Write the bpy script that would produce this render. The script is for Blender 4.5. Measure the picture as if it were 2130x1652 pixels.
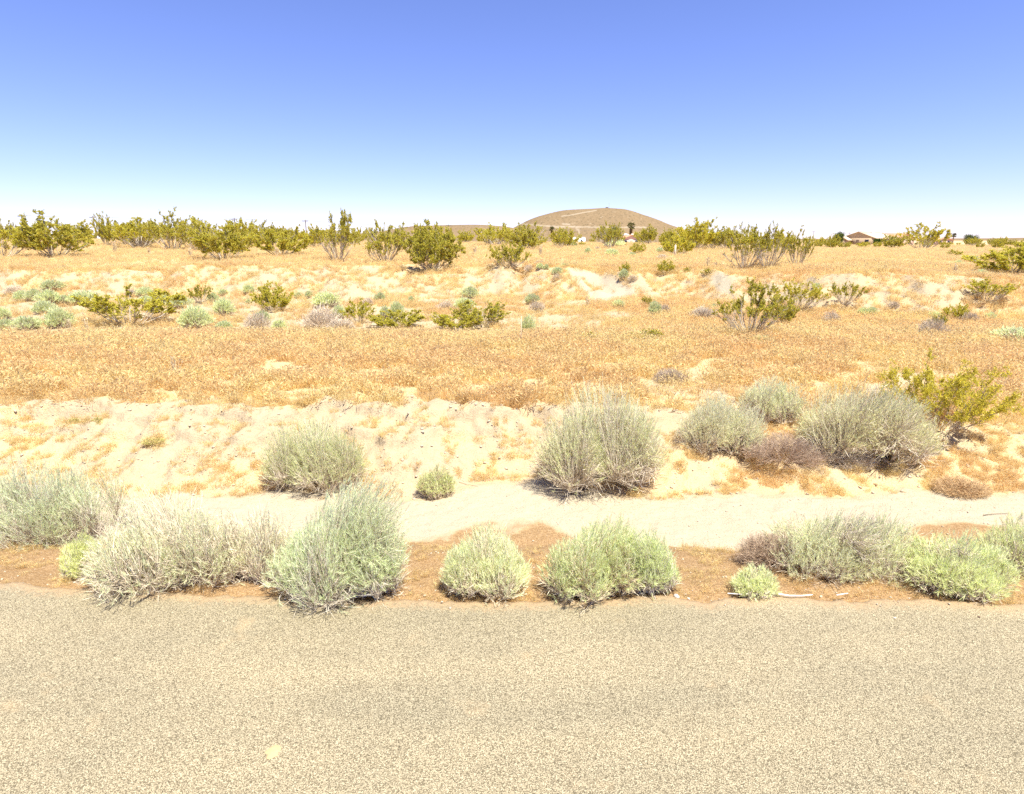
import bpy, math, random
import numpy as np
from mathutils import Vector, Matrix

for o in list(bpy.data.objects):
    bpy.data.objects.remove(o, do_unlink=True)
SC = bpy.context.scene
COL = SC.collection
R = math.radians

# ------------------------------------------------------------------ camera
CZ = 2.6
HFOV = R(80.0)
F = 1065.0 / math.tan(HFOV / 2)          # focal length in photo pixels
PITCH = math.atan((826 - 497) / F)       # the horizon sits at row 497
cd = bpy.data.cameras.new('camera')
cd.sensor_fit = 'HORIZONTAL'; cd.angle = HFOV
cd.clip_start = 0.05; cd.clip_end = 20000
cam = bpy.data.objects.new('camera', cd); COL.objects.link(cam)
cam.location = (0, 0, CZ); cam.rotation_euler = (math.pi / 2 - PITCH, 0, 0)
SC.camera = cam

# ------------------------------------------------------------------ sky and sun
SUN_EL = R(68.0); SUN_ROT = R(140.0)     # sun high behind the camera, a little to the right
w = bpy.data.worlds.new('World'); SC.world = w; w.use_nodes = True
nt = w.node_tree; nt.nodes.clear()
sky = nt.nodes.new('ShaderNodeTexSky'); sky.sky_type = 'NISHITA'
sky.sun_disc = False; sky.sun_elevation = SUN_EL; sky.sun_rotation = SUN_ROT
sky.altitude = 900; sky.air_density = 1.0; sky.dust_density = 0.05; sky.ozone_density = 2.2
# the camera's rendering of that sky: one tone curve per channel, the same in every direction
sepc = nt.nodes.new('ShaderNodeSeparateColor'); comb = nt.nodes.new('ShaderNodeCombineColor')
nt.links.new(sky.outputs[0], sepc.inputs[0])
for ch, (gain, power) in enumerate(((.775, 1.0), (.745, 1.0), (1.10, 1.0))):
    a = nt.nodes.new('ShaderNodeMath'); a.operation = 'MULTIPLY'; a.inputs[1].default_value = .193
    b = nt.nodes.new('ShaderNodeMath'); b.operation = 'POWER'; b.inputs[1].default_value = power
    c = nt.nodes.new('ShaderNodeMath'); c.operation = 'MULTIPLY'; c.inputs[1].default_value = gain / .193
    nt.links.new(sepc.outputs[ch], a.inputs[0]); nt.links.new(a.outputs[0], b.inputs[0]); nt.links.new(b.outputs[0], c.inputs[0])
    nt.links.new(c.outputs[0], comb.inputs[ch])
bgn = nt.nodes.new('ShaderNodeBackground'); bgn.inputs['Strength'].default_value = 0.080
wo = nt.nodes.new('ShaderNodeOutputWorld')
nt.links.new(comb.outputs[0], bgn.inputs['Color'])
nt.links.new(bgn.outputs[0], wo.inputs['Surface'])

sd = bpy.data.lights.new('sun', 'SUN'); sd.energy = 4.4; sd.angle = R(0.53); sd.color = (1.0, 0.96, 0.84)
sun = bpy.data.objects.new('sun', sd); COL.objects.link(sun)
sdir = Vector((math.cos(SUN_EL) * math.sin(SUN_ROT), math.cos(SUN_EL) * math.cos(SUN_ROT), math.sin(SUN_EL)))
sun.rotation_euler = sdir.to_track_quat('Z', 'Y').to_euler()
sun.location = (60, 40, 120)

vs = SC.view_settings
vs.view_transform = 'Standard'; vs.look = 'None'; vs.gamma = 1.0; vs.use_curve_mapping = False
vs.exposure = 1.27
SC.cycles.max_bounces = 8; SC.cycles.diffuse_bounces = 6; SC.cycles.glossy_bounces = 2
SC.cycles.transmission_bounces = 6; SC.cycles.transparent_max_bounces = 4
SC.cycles.use_adaptive_sampling = True; SC.cycles.adaptive_threshold = 0.02
SC.cycles.use_denoising = False

# ------------------------------------------------------------------ helpers
def ray(u, v):
    """direction through photo pixel (u, v), scaled so that its forward (y) part is 1"""
    a = (u - 1065.0) / F; b = -(v - 826.0) / F
    c, s = math.cos(PITCH), math.sin(PITCH)
    d = np.array((a, c + b * s, -s + b * c))
    return d / d[1]

def at(u, v, y):
    d = ray(u, v)
    return np.array((d[0] * y, y, CZ + d[2] * y))

def smooth(a, b, x):
    t = np.clip((x - a) / (b - a), 0, 1)
    return t * t * (3 - 2 * t)

def _hash(ix, iy, seed):
    h = (ix.astype(np.int64) * 374761393 + iy.astype(np.int64) * 668265263 + seed * 974634777) & 0xFFFFFFFF
    h = ((h ^ (h >> 13)) * 1274126177) & 0xFFFFFFFF
    h = h ^ (h >> 16)
    return (h & 0xFFFFFF) / float(0xFFFFFF)

def vnoise(x, y, seed=0):
    x = np.asarray(x, float); y = np.asarray(y, float)
    ix = np.floor(x); iy = np.floor(y); fx = x - ix; fy = y - iy
    fx = fx * fx * fx * (fx * (fx * 6 - 15) + 10); fy = fy * fy * fy * (fy * (fy * 6 - 15) + 10)
    a = _hash(ix, iy, seed); b = _hash(ix + 1, iy, seed); c = _hash(ix, iy + 1, seed); d = _hash(ix + 1, iy + 1, seed)
    return (a * (1 - fx) + b * fx) * (1 - fy) + (c * (1 - fx) + d * fx) * fy

def fbm(x, y, seed=0, octv=4):
    s = 0; amp = 0.5; tot = 0
    for k in range(octv):
        s = s + amp * vnoise(x * 2 ** k + 17.3 * k, y * 2 ** k - 9.1 * k, seed + k); tot += amp; amp *= 0.5
    return s / tot - 0.5            # about -0.5 .. 0.5

# ------------------------------------------------------------------ the lie of the land
PY = np.array([-30, 3.7, 4.25, 5.0, 5.7, 7.2, 7.5, 8.75, 9.1, 9.6, 14.3, 15.2, 17.2, 22, 26, 29.2, 31, 40, 60, 100, 130, 250, 400, 1000, 9000.])
PL = np.array([-.07, -.07, -.03, -.18, -.40, -.44, -.36, .13, .17, .19, .23, .16, -.12, -.04, .17, 1.22, 1.28, 1.4, 1.72, 1.9, 1.8, 0, -1.0, -3, -14.])
PRr = np.array([-.07, -.07, -.03, -.18, -.38, -.42, -.36, -.12, -.04, .04, .23, .21, .04, .08, .22, 1.16, 1.24, 1.4, 1.72, 1.9, 1.8, 0, -1.0, -3, -14.])

def warp(x, y):
    """distance from the road with the banks bent into irregular lines"""
    k = smooth(2, 14, x)
    yb = 26 - 6 * k; yt = 29.2 - 6 * k
    y2 = np.where(y < 17.2, y,
         np.where(y < yb, 17.2 + (y - 17.2) * (26 - 17.2) / (yb - 17.2),
         np.where(y < yt, 26 + (y - yb),
         np.where(y < 45, 29.2 + (y - yt) * (45 - 29.2) / (45 - yt), y))))
    n1 = fbm(x / 1.3, y / 2.5, 11, 4)
    a1 = smooth(5.0, 5.8, y) * (1 - smooth(10, 12, y))
    n0 = fbm(x / 2.0, y / 40, 5, 3)
    y2 = y2 + a1 * (n1 * 1.0 + n0 * 0.5)
    a2 = smooth(19, 22, y) * (1 - smooth(33, 40, y))
    y2 = y2 + a2 * (fbm(x / 4.0, y / 8.0, 23, 4) * 5.0 + fbm(x / 1.3, y / 3.0, 29, 3) * 2.2)
    a3 = smooth(12, 13.5, y) * (1 - smooth(17, 19, y))
    y2 = y2 + a3 * fbm(x / 3.0, y / 6, 31, 3) * 1.2
    return y2

CHUTES = [  # pale erosion chutes running down the far bank: world polylines and half-width, filled in below
]
HOLES = []

def hgt(x, y, fine=True):
    x = np.asarray(x, float); y = np.asarray(y, float)
    x, y = np.broadcast_arrays(x, y)
    yy = warp(x, y)
    wr = smooth(0.8, 4.5, x)
    z = np.interp(yy, PY, PL) * (1 - wr) + np.interp(yy, PY, PRr) * wr
    far = smooth(40, 120, y)
    z = z + far * fbm(x / 60, y / 60, 41, 3) * 0.5 * (1 - smooth(110, 200, y))
    tl = x / np.maximum(y, 1.0)
    z = z + smooth(38, 90, y) * (1 - smooth(140, 240, y)) * (.45 * smooth(0, .6, -tl) - .55 * smooth(0.02, .6, tl))
    off = smooth(4.2, 4.8, y)
    z = z + off * fbm(x / 0.9, y / 0.9, 51, 4) * 0.09 * (1 - 0.55 * smooth(5.6, 5.9, yy) * (1 - smooth(7.1, 7.4, yy)))
    bank = smooth(7.2, 7.6, yy) * (1 - smooth(9.2, 10.2, yy))
    bank2 = smooth(25.5, 26.5, yy) * (1 - smooth(29.5, 31, yy))
    if fine:
        r = np.abs(fbm(x / 0.35, y / 0.5, 61, 3)) * 2
        z = z + bank * (0.06 - r * 0.17) + off * fbm(x / .12, y / .12, 71, 2) * 0.026 * (1 - smooth(12, 20, y))
        # little crumbling ledges under the lip of the near bank
        led = fbm(x / 0.8, y * 0 + 3.3, 81, 3) * 0.5 + 8.55
        z = z + (1 - wr) * 0.12 * (smooth(led - 0.012, led + 0.012, yy) - smooth(led, led + 0.7, yy))
        led2 = fbm(x / 0.6, y * 0 + 7.3, 83, 3) * 0.5 + 8.15
        z = z + (1 - wr) * 0.08 * (smooth(led2 - 0.012, led2 + 0.012, yy) - smooth(led2, led2 + 0.5, yy))
        rg = np.abs(fbm(x / 1.6, y / 3.0, 91, 3)) * 2
        z = z + bank2 * (0.12 - rg * 0.45)
    z = z + smooth(26.5, 29, yy) * (1 - smooth(33, 44, yy)) * fbm(x / 3.5, y / 6, 95, 3) * .55
    for (hx, hy, hr, hd) in HOLES:
        z = z - hd * np.exp(-(((x - hx) ** 2 + (y - hy) ** 2) / hr ** 2) ** 2)
    for (pl, hw, dep) in CHUTES:
        z = z - dep * (1 - smooth(0.3 * hw, 1.4 * hw, pdist(x, y, pl)))
    return z

def pdist(x, y, pl):
    d = np.full(np.shape(x), 1e9)
    for (ax, ay), (bx, by) in zip(pl[:-1], pl[1:]):
        vx, vy = bx - ax, by - ay; L2 = vx * vx + vy * vy + 1e-9
        t = np.clip(((x - ax) * vx + (y - ay) * vy) / L2, 0, 1)
        d = np.minimum(d, np.hypot(x - ax - t * vx, y - ay - t * vy))
    return d

def ground_hit(u, v, y0=2.5, y1=160):
    d = ray(u, v)
    ys = np.geomspace(y0, y1, 1400)
    g = CZ + d[2] * ys - hgt(d[0] * ys, ys, False)
    k = np.nonzero(g <= 0)[0]
    y = ys[k[0]] if len(k) else y1
    return d[0] * y, y

for chain, hw, dep in ((((1195, 570), (1215, 590), (1245, 610)), .33, .06), (((1225, 572), (1262, 582), (1295, 614)), .45, .08),
                       (((1250, 624), (1275, 618), (1300, 612)), .5, .04), (((1240, 620), (1228, 604), (1212, 596)), .2, .03),
                       (((1490, 580), (1508, 592), (1510, 612)), .3, .05)):
    CHUTES.append(([ground_hit(u, v, 17.5) for u, v in chain], hw, dep))
hx, hy = ground_hit(401, 897); HOLES.append((hx, hy, .05, .16))
hx, hy = ground_hit(1830, 1012); HOLES.append((hx, hy, .045, .10))

def masks(x, y):
    """bare pale sand (0..1) and brown roadside litter (0..1)"""
    yy = warp(x, y); wr = smooth(0.8, 4.5, x)
    n = fbm(x / 1.2, y / 1.2, 101, 4); n2 = fbm(x / .35, y / .35, 107, 3)
    wash = 1.1 * smooth(5.65, 5.95, yy + n * 1.0 + n2 * .4) * (1 - smooth(6.95, 7.25, yy + n * .5 + n2 * .3))
    face = smooth(6.9, 7.1, yy) * (1 - smooth(8.8, 9.7, yy + n * 2.0 + n2 * 1.2))
    sand = np.maximum(wash, face * np.clip(0.80 - 0.46 * wr + n2 * 1.5 + n * .7 - .34 * (1 - smooth(7.3, 8.2, yy)), 0, .93))
    ter = smooth(9, 9.6, yy) * (1 - smooth(15, 17, yy))
    tn = fbm(x / 2.5, y / 1.6, 113, 4)
    patch = smooth(.0, .3, tn + .44 * smooth(-.2, 2.5, x) * (1 - .6 * smooth(10.5, 13.5, y)) - .1 + n2 * .8)
    sand = np.maximum(sand, ter * .56 * patch)
    fl = smooth(16, 18, yy) * (1 - smooth(25, 26.5, yy))
    fn = fbm(x / 4.0, y / 1.5, 127, 4) + .20 - .36 * smooth(2, 8, x)
    sand = np.maximum(sand, fl * .9 * smooth(-.02, .12, fn + n2 * .2))
    b2 = smooth(25.2, 26.4, yy + n * 1.5) * (1 - smooth(29.0, 30.2, yy + n * 3.5))
    sand = np.maximum(sand, b2 * np.clip(.50 - .16 * smooth(5, 9, x) + n2 * 1.9 + fbm(x / 3.5, y / 3.5, 131, 4) * 2.2, 0, .95))
    for pl, hw, dep in CHUTES:
        sand = np.maximum(sand, 1.15 * (1 - smooth(.8 * hw, 1.15 * hw, pdist(x, y, pl))))
    pl_ = smooth(31, 33, yy)
    sand = np.maximum(sand, pl_ * .3 * smooth(.1, .3, fbm(x / 9, y / 9, 137, 3)))
    sand = np.where(y > 600, .25, sand)
    lit = smooth(3.5, 3.9, y) * (1 - smooth(5.6, 6.0, yy + n * 1.0 + n2 * .4))
    return np.clip(sand, 0, 1.1), lit

# ------------------------------------------------------------------ mesh plumbing
def quads(name, V, Q, mat=None, smooth_shade=False):
    V = np.asarray(V, np.float32).reshape(-1, 3); Q = np.asarray(Q, np.int32).reshape(-1, 4)
    me = bpy.data.meshes.new(name)
    me.vertices.add(len(V)); me.vertices.foreach_set('co', V.ravel())
    me.loops.add(Q.size); me.loops.foreach_set('vertex_index', Q.ravel())
    me.polygons.add(len(Q))
    me.polygons.foreach_set('loop_start', np.arange(0, Q.size, 4, dtype=np.int32))
    me.polygons.foreach_set('loop_total', np.full(len(Q), 4, np.int32))
    if smooth_shade:
        me.polygons.foreach_set('use_smooth', np.ones(len(Q), bool))
    me.update(calc_edges=True)
    if mat: me.materials.append(mat)
    return me

def tubes(P, Rd, sides=3):
    """P (N,K,3) centre lines, Rd (N,K) radii -> verts, quads"""
    P = np.asarray(P, float); N, K, _ = P.shape
    T = np.gradient(P, axis=1); T /= np.linalg.norm(T, axis=2, keepdims=True) + 1e-9
    ref = np.where(np.abs(T[:, :1, 2:3]) > .8, np.array([1., .2, 0]), np.array([0, 0, 1.]))
    A = np.cross(T, np.broadcast_to(ref, T.shape)); A /= np.linalg.norm(A, axis=2, keepdims=True) + 1e-9
    B = np.cross(T, A)
    ang = np.arange(sides) * 2 * math.pi / sides
    ring = A[:, :, None, :] * np.cos(ang)[None, None, :, None] + B[:, :, None, :] * np.sin(ang)[None, None, :, None]
    V = P[:, :, None, :] + ring * np.asarray(Rd)[:, :, None, None]
    idx = np.arange(N * K * sides).reshape(N, K, sides)
    a = idx[:, :-1, :]; b = idx[:, 1:, :]
    Q = np.stack((a, np.roll(a, -1, 2), np.roll(b, -1, 2), b), -1)
    return V.reshape(-1, 3), Q.reshape(-1, 4)

def slivers(C, D, L, W, rng):
    """narrow four-cornered leaves from points C along D"""
    D = D / (np.linalg.norm(D, axis=1, keepdims=True) + 1e-9)
    S = np.cross(D, rng.normal(size=D.shape)); S /= np.linalg.norm(S, axis=1, keepdims=True) + 1e-9
    L = L[:, None]; W = W[:, None]
    V = np.stack((C, C + D * L * .45 + S * W, C + D * L, C + D * L * .45 - S * W), 1)
    Q = np.arange(len(C) * 4).reshape(-1, 4)
    return V.reshape(-1, 3), Q

def bezier(B, C, E, K):
    t = np.linspace(0, 1, K)[None, :, None]
    return (1 - t) ** 2 * B[:, None] + 2 * t * (1 - t) * C[:, None] + t * t * E[:, None]

def merge(parts):
    Vs, Qs, n = [], [], 0
    for V, Q in parts:
        Vs.append(V); Qs.append(Q + n); n += len(V)
    return np.concatenate(Vs), np.concatenate(Qs)

def link(name, me, parent=None):
    o = bpy.data.objects.new(name, me); COL.objects.link(o)
    if parent is not None: o.parent = parent
    return o

def tag(o, label=None, cat=None, group=None, kind=None):
    if label: o['label'] = label
    if cat: o['category'] = cat
    if group: o['group'] = group
    if kind: o['kind'] = kind
    return o

def empty(name, loc=(0, 0, 0), rz=0.0):
    e = bpy.data.objects.new(name, None); COL.objects.link(e)
    e.location = loc; e.rotation_euler = (0, 0, rz); e.empty_display_size = .1
    return e

class MB:
    """small quad collector for boxes and prisms"""
    def __init__(s): s.p = []
    def box(s, x0, x1, y0, y1, z0, z1):
        V = np.array([(x, y, z) for z in (z0, z1) for y in (y0, y1) for x in (x0, x1)], float)
        Q = np.array([(0, 2, 3, 1), (4, 5, 7, 6), (0, 1, 5, 4), (2, 6, 7, 3), (0, 4, 6, 2), (1, 3, 7, 5)])
        s.p.append((V, Q)); return s
    def hexa(s, V):
        Q = np.array([(0, 2, 3, 1), (4, 5, 7, 6), (0, 1, 5, 4), (2, 6, 7, 3), (0, 4, 6, 2), (1, 3, 7, 5)])
        s.p.append((np.array(V, float), Q)); return s
    def tube(s, pts, rad, sides=8):
        pts = np.array(pts, float)[None]; rad = np.array(rad, float)[None]
        V, Q = tubes(pts, rad, sides); K = pts.shape[1]
        s.p.append((V, Q))
        for r0, fl in ((0, 1), ((K - 1) * sides, 0)):      # end caps
            c = V[r0:r0 + sides].mean(0); W = np.vstack((V[r0:r0 + sides], c[None]))
            q = [(k, (k + 1) % sides, sides, sides) for k in range(sides)]
            s.tri(W, [(a, b, c_) for a, b, c_, _ in q])
        return s
    def tri(s, V, T):
        # a triangle as a quad whose last corner lies halfway along its closing edge
        V = np.array(V, float); W = []; Q = []
        for a, b, c in T:
            n = len(W); W += [V[a], V[b], V[c], (V[c] + V[a]) / 2]; Q.append((n, n + 1, n + 2, n + 3))
        s.p.append((np.array(W), np.array(Q))); return s
    def build(s, name, mat, parent=None, sm=False):
        V, Q = merge(s.p); return link(name, quads(name, V, Q, mat, sm), parent)

# ------------------------------------------------------------------ materials
def new_mat(name):
    m = bpy.data.materials.new(name); m.use_nodes = True
    t = m.node_tree; t.nodes.clear()
    out = t.nodes.new('ShaderNodeOutputMaterial')
    return m, t, out

def N(t, typ, **kw):
    n = t.nodes.new(typ)
    for k, v in kw.items():
        if hasattr(n, k): setattr(n, k, v)
        else: n.inputs[k].default_value = v
    return n

def noise(t, vec, scale, detail=3, rough=.55):
    n = N(t, 'ShaderNodeTexNoise', Scale=scale, Detail=detail, Roughness=rough)
    if vec is not None: t.links.new(vec, n.inputs['Vector'])
    return n.outputs['Fac']

def mix(t, fac, a, b, mode='MIX'):
    n = t.nodes.new('ShaderNodeMix'); n.data_type = 'RGBA'; n.blend_type = mode
    for sock, val in ((n.inputs['Factor'], fac), (n.inputs['A'], a), (n.inputs['B'], b)):
        if isinstance(val, bpy.types.NodeSocket): t.links.new(val, sock)
        elif isinstance(val, tuple): sock.default_value = val + (1,) if len(val) == 3 else val
        else: sock.default_value = val
    return n.outputs['Result']

def ramp(t, fac, lo, hi):
    n = t.nodes.new('ShaderNodeMapRange'); n.interpolation_type = 'SMOOTHSTEP'
    n.inputs['From Min'].default_value = lo; n.inputs['From Max'].default_value = hi
    t.links.new(fac, n.inputs['Value']); return n.outputs['Result']

def math_(t, op, a, b):
    n = t.nodes.new('ShaderNodeMath'); n.operation = op
    for k, val in enumerate((a, b)):
        if isinstance(val, bpy.types.NodeSocket): t.links.new(val, n.inputs[k])
        else: n.inputs[k].default_value = val
    return n.outputs[0]

def plain(name, col, rough=.8, var=.12, scale=3.0, spec=.2):
    m, t, out = new_mat(name)
    g = N(t, 'ShaderNodeTexCoord'); f = noise(t, g.outputs['Object'], scale, 4)
    c = mix(t, f, tuple(x * (1 - var) for x in col), tuple(min(1, x * (1 + var)) for x in col))
    p = N(t, 'ShaderNodeBsdfPrincipled', Roughness=rough); p.inputs['Specular IOR Level'].default_value = spec
    t.links.new(c, p.inputs['Base Color']); t.links.new(p.outputs[0], out.inputs[0])
    return m

def leaf_mat(name, dark, light, trans=.35, objcol=True):
    m, t, out = new_mat(name)
    g = N(t, 'ShaderNodeNewGeometry'); oi = N(t, 'ShaderNodeObjectInfo')
    c = mix(t, g.outputs['Random Per Island'], dark, light)
    if objcol: c = mix(t, 1.0, c, oi.outputs['Color'], 'MULTIPLY')
    d = N(t, 'ShaderNodeBsdfDiffuse'); tr = N(t, 'ShaderNodeBsdfTranslucent')
    t.links.new(c, d.inputs[0]); t.links.new(c, tr.inputs[0])
    mx = N(t, 'ShaderNodeMixShader'); mx.inputs[0].default_value = trans
    t.links.new(d.outputs[0], mx.inputs[1]); t.links.new(tr.outputs[0], mx.inputs[2]); t.links.new(mx.outputs[0], out.inputs[0])
    return m

def stem_mat(name, dark, light):
    m, t, out = new_mat(name)
    g = N(t, 'ShaderNodeNewGeometry'); oi = N(t, 'ShaderNodeObjectInfo')
    c = mix(t, g.outputs['Random Per Island'], dark, light)
    c = mix(t, 1.0, c, oi.outputs['Color'], 'MULTIPLY')
    d = N(t, 'ShaderNodeBsdfDiffuse'); t.links.new(c, d.inputs[0]); t.links.new(d.outputs[0], out.inputs[0])
    return m

M = {}
M['sage_leaf'] = leaf_mat('sage_leaf', (.64, .66, .42), (1.0, .99, .78), .50)
M['sage_stem'] = stem_mat('sage_stem', (.36, .29, .21), (.90, .82, .66))
M['creo_leaf'] = leaf_mat('creosote_leaf', (.35, .325, .03), (.76, .68, .115), .45)
M['creo_stem'] = stem_mat('creosote_stem', (.26, .21, .16), (.60, .53, .43))
M['dead_stem'] = stem_mat('dead_stem', (.36, .30, .23), (.78, .70, .57))
M['grass'] = None

def grass_mat():
    m, t, out = new_mat('dry_grass_blade')
    g = N(t, 'ShaderNodeNewGeometry'); oi = N(t, 'ShaderNodeObjectInfo')
    c = mix(t, g.outputs['Random Per Island'], (.74, .59, .29), (.92, .77, .43))
    n1 = noise(t, g.outputs['Position'], .55, 4, .6)
    c = mix(t, ramp(t, n1, .40, .62), c, mix(t, g.outputs['Random Per Island'], (.72, .53, .27), (.88, .68, .39)))
    c2 = mix(t, oi.outputs['Random'], (.76, .73, .66), (1.08, 1.07, 1.0))
    c = mix(t, 1.0, c, c2, 'MULTIPLY')
    d = N(t, 'ShaderNodeBsdfDiffuse'); tr = N(t, 'ShaderNodeBsdfTranslucent')
    t.links.new(c, d.inputs[0]); t.links.new(c, tr.inputs[0])
    mx = N(t, 'ShaderNodeMixShader'); mx.inputs[0].default_value = .5
    t.links.new(d.outputs[0], mx.inputs[1]); t.links.new(tr.outputs[0], mx.inputs[2]); t.links.new(mx.outputs[0], out.inputs[0])
    return m
M['grass'] = grass_mat()

def ground_mat():
    m, t, out = new_mat('desert_ground')
    tc = N(t, 'ShaderNodeTexCoord'); v = tc.outputs['Object']
    a1 = N(t, 'ShaderNodeAttribute', attribute_name='sand'); a2 = N(t, 'ShaderNodeAttribute', attribute_name='litter')
    nb = noise(t, v, 1.1, 5); nm = noise(t, v, 9, 5, .65); nf = noise(t, v, 60, 3, .6); nl = noise(t, v, .18, 3)
    sand = mix(t, nm, (.37, .285, .18), (.52, .42, .285))
    sand = mix(t, ramp(t, a1.outputs['Fac'], .93, 1.08), sand, mix(t, nm, (.395, .335, .24), (.48, .415, .305)))
    sand = mix(t, ramp(t, nf, .56, .68), sand, (.38, .275, .155))
    soil = mix(t, nb, (.54, .41, .225), (.64, .50, .30))
    soil = mix(t, ramp(t, nl, .35, .65), soil, mix(t, nm, (.54, .37, .205), (.64, .465, .28)))
    soil = mix(t, ramp(t, nf, .45, .66), soil, (.46, .325, .165))
    lit = mix(t, nm, (.29, .183, .088), (.425, .285, .148))
    lit = mix(t, ramp(t, nf, .40, .62), lit, (.24, .145, .07))
    lit = mix(t, ramp(t, noise(t, v, 130, 2), .60, .70), lit, (.56, .44, .30))
    pert = math_(t, 'ADD', a1.outputs['Fac'], math_(t, 'MULTIPLY', math_(t, 'SUBTRACT', nm, .5), .75))
    pert = math_(t, 'ADD', pert, math_(t, 'MULTIPLY', math_(t, 'SUBTRACT', nf, .5), .55))
    c = mix(t, ramp(t, pert, .30, .62), soil, sand)
    c = mix(t, ramp(t, math_(t, 'ADD', a2.outputs['Fac'], math_(t, 'MULTIPLY', math_(t, 'SUBTRACT', nm, .5), .5)), .3, .7), c, lit)
    c = mix(t, 1.0, c, (.93, .925, .915), 'MULTIPLY')
    p = N(t, 'ShaderNodeBsdfDiffuse'); t.links.new(c, p.inputs['Color'])
    b = N(t, 'ShaderNodeBump', Strength=.8, Distance=.05)
    hh = math_(t, 'ADD', math_(t, 'MULTIPLY', nm, .7), math_(t, 'MULTIPLY', nf, .3))
    t.links.new(hh, b.inputs['Height']); t.links.new(b.outputs[0], p.inputs['Normal']); t.links.new(p.outputs[0], out.inputs[0])
    return m

def road_mat():
    m, t, out = new_mat('chip_seal_road')
    tc = N(t, 'ShaderNodeTexCoord'); v = tc.outputs['Object']
    vo = N(t, 'ShaderNodeTexVoronoi', Scale=175.0); t.links.new(v, vo.inputs['Vector'])
    sep = N(t, 'ShaderNodeSeparateColor'); t.links.new(vo.outputs['Color'], sep.inputs[0])
    cr = N(t, 'ShaderNodeValToRGB'); t.links.new(sep.outputs[0], cr.inputs[0])
    e = cr.color_ramp.elements
    e[0].position = 0; e[0].color = (.09, .08, .055, 1); e[1].position = 1; e[1].color = (.66, .58, .41, 1)
    for pos, col in ((.10, (.26, .22, .15)), (.35, (.38, .325, .225)), (.65, (.46, .395, .275)), (.88, (.53, .46, .33))):
        k = e.new(pos); k.color = col + (1,)
    # dark binder between the chips
    c = mix(t, ramp(t, vo.outputs['Distance'], .45, .75), cr.outputs[0], (.17, .14, .09))
    # wheel tracks run along x: a noise stretched along the road, plus worn patches
    mp = N(t, 'ShaderNodeMapping'); mp.inputs['Scale'].default_value = (.12, .9, 1); t.links.new(v, mp.inputs[0])
    wv = noise(t, mp.outputs[0], 1.6, 3); pb = noise(t, v, .8, 4)
    tint = mix(t, ramp(t, math_(t, 'ADD', math_(t, 'MULTIPLY', wv, .6), math_(t, 'MULTIPLY', pb, .4)), .38, .62), (.89, .89, .85), (1.10, 1.07, .99))
    c = mix(t, 1.0, c, tint, 'MULTIPLY')
    c = mix(t, math_(t, 'MULTIPLY', ramp(t, noise(t, v, 2.3, 5, .6), .60, .76), .5), c, (.52, .38, .22))
    dust = N(t, 'ShaderNodeAttribute', attribute_name='dust')
    nd = noise(t, v, 24, 4, .65)
    df = ramp(t, math_(t, 'ADD', dust.outputs['Fac'], math_(t, 'SUBTRACT', nd, .5)), .45, .95)
    c = mix(t, 1.0, c, (.90, .89, .865), 'MULTIPLY')
    c = mix(t, math_(t, 'MULTIPLY', df, .8), c, mix(t, nd, (.30, .19, .10), (.50, .36, .21)))
    p = N(t, 'ShaderNodeBsdfPrincipled', Roughness=.85); p.inputs['Specular IOR Level'].default_value = .25
    t.links.new(c, p.inputs['Base Color'])
    b = N(t, 'ShaderNodeBump', Strength=.8, Distance=.006); b.invert = True
    t.links.new(vo.outputs['Distance'], b.inputs['Height']); t.links.new(b.outputs[0], p.inputs['Normal']); t.links.new(p.outputs[0], out.inputs[0])
    return m

def hill_mat():
    m, t, out = new_mat('hill_slope')
    tc = N(t, 'ShaderNodeTexCoord'); v = tc.outputs['Object']
    tr = N(t, 'ShaderNodeAttribute', attribute_name='track')
    c = mix(t, noise(t, v, .03, 5), (.19, .132, .074), (.24, .172, .10))
    c = mix(t, ramp(t, noise(t, v, .30, 3, .7), .52, .64), c, (.125, .095, .055))
    c = mix(t, ramp(t, noise(t, v, .16, 4, .7), .60, .70), c, (.30, .235, .16))
    c = mix(t, tr.outputs['Fac'], c, (.31, .25, .175))
    p = N(t, 'ShaderNodeBsdfDiffuse'); t.links.new(c, p.inputs['Color'])
    b = N(t, 'ShaderNodeBump', Strength=.5, Distance=1.5); t.links.new(noise(t, v, .2, 5, .7), b.inputs['Height'])
    t.links.new(b.outputs[0], p.inputs['Normal']); t.links.new(p.outputs[0], out.inputs[0])
    return m

# ------------------------------------------------------------------ ground
def build_ground():
    ys = [-8.0, -4, 0, 2.0, 3.2]
    y = 3.6
    while y < 9000:
        ys.append(y)
        y += max(.02, y * .0042) if y < 17 else (y * .0060 if y < 60 else y * .03)
    ys = np.array(ys + [9000.0])
    s = np.linspace(-1, 1, 561)
    X = s[None, :] * (np.maximum(ys, 3)[:, None] * 1.12 + 3.5); Y = np.repeat(ys[:, None], len(s), 1)
    Z = hgt(X, Y); sa, li = masks(X, Y)
    n, k = X.shape; idx = np.arange(n * k).reshape(n, k)
    Q = np.stack((idx[:-1, :-1], idx[:-1, 1:], idx[1:, 1:], idx[1:, :-1]), -1)
    me = quads('ground', np.stack((X, Y, Z), -1), Q, ground_mat(), True)
    for nm, val in (('sand', sa), ('litter', li)):
        a = me.attributes.new(nm, 'FLOAT', 'POINT'); a.data.foreach_set('value', val.astype(np.float32).ravel())
    tag(link('ground', me), 'pale sandy desert ground with dry grass terraces and eroded banks', 'ground', kind='structure')
build_ground()

def road_edge(x):
    b = np.interp(x, [-60, -4.2, -3.2, -2.2, -1, 0, 1.5, 4, 60], [4.4, 4.27, 4.19, 4.10, 4.05, 4.06, 4.06, 4.02, 4.0])
    return b + fbm(x / .5, x * 0, 201, 4) * .14 + fbm(x / .09, x * 0, 207, 3) * .07

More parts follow.
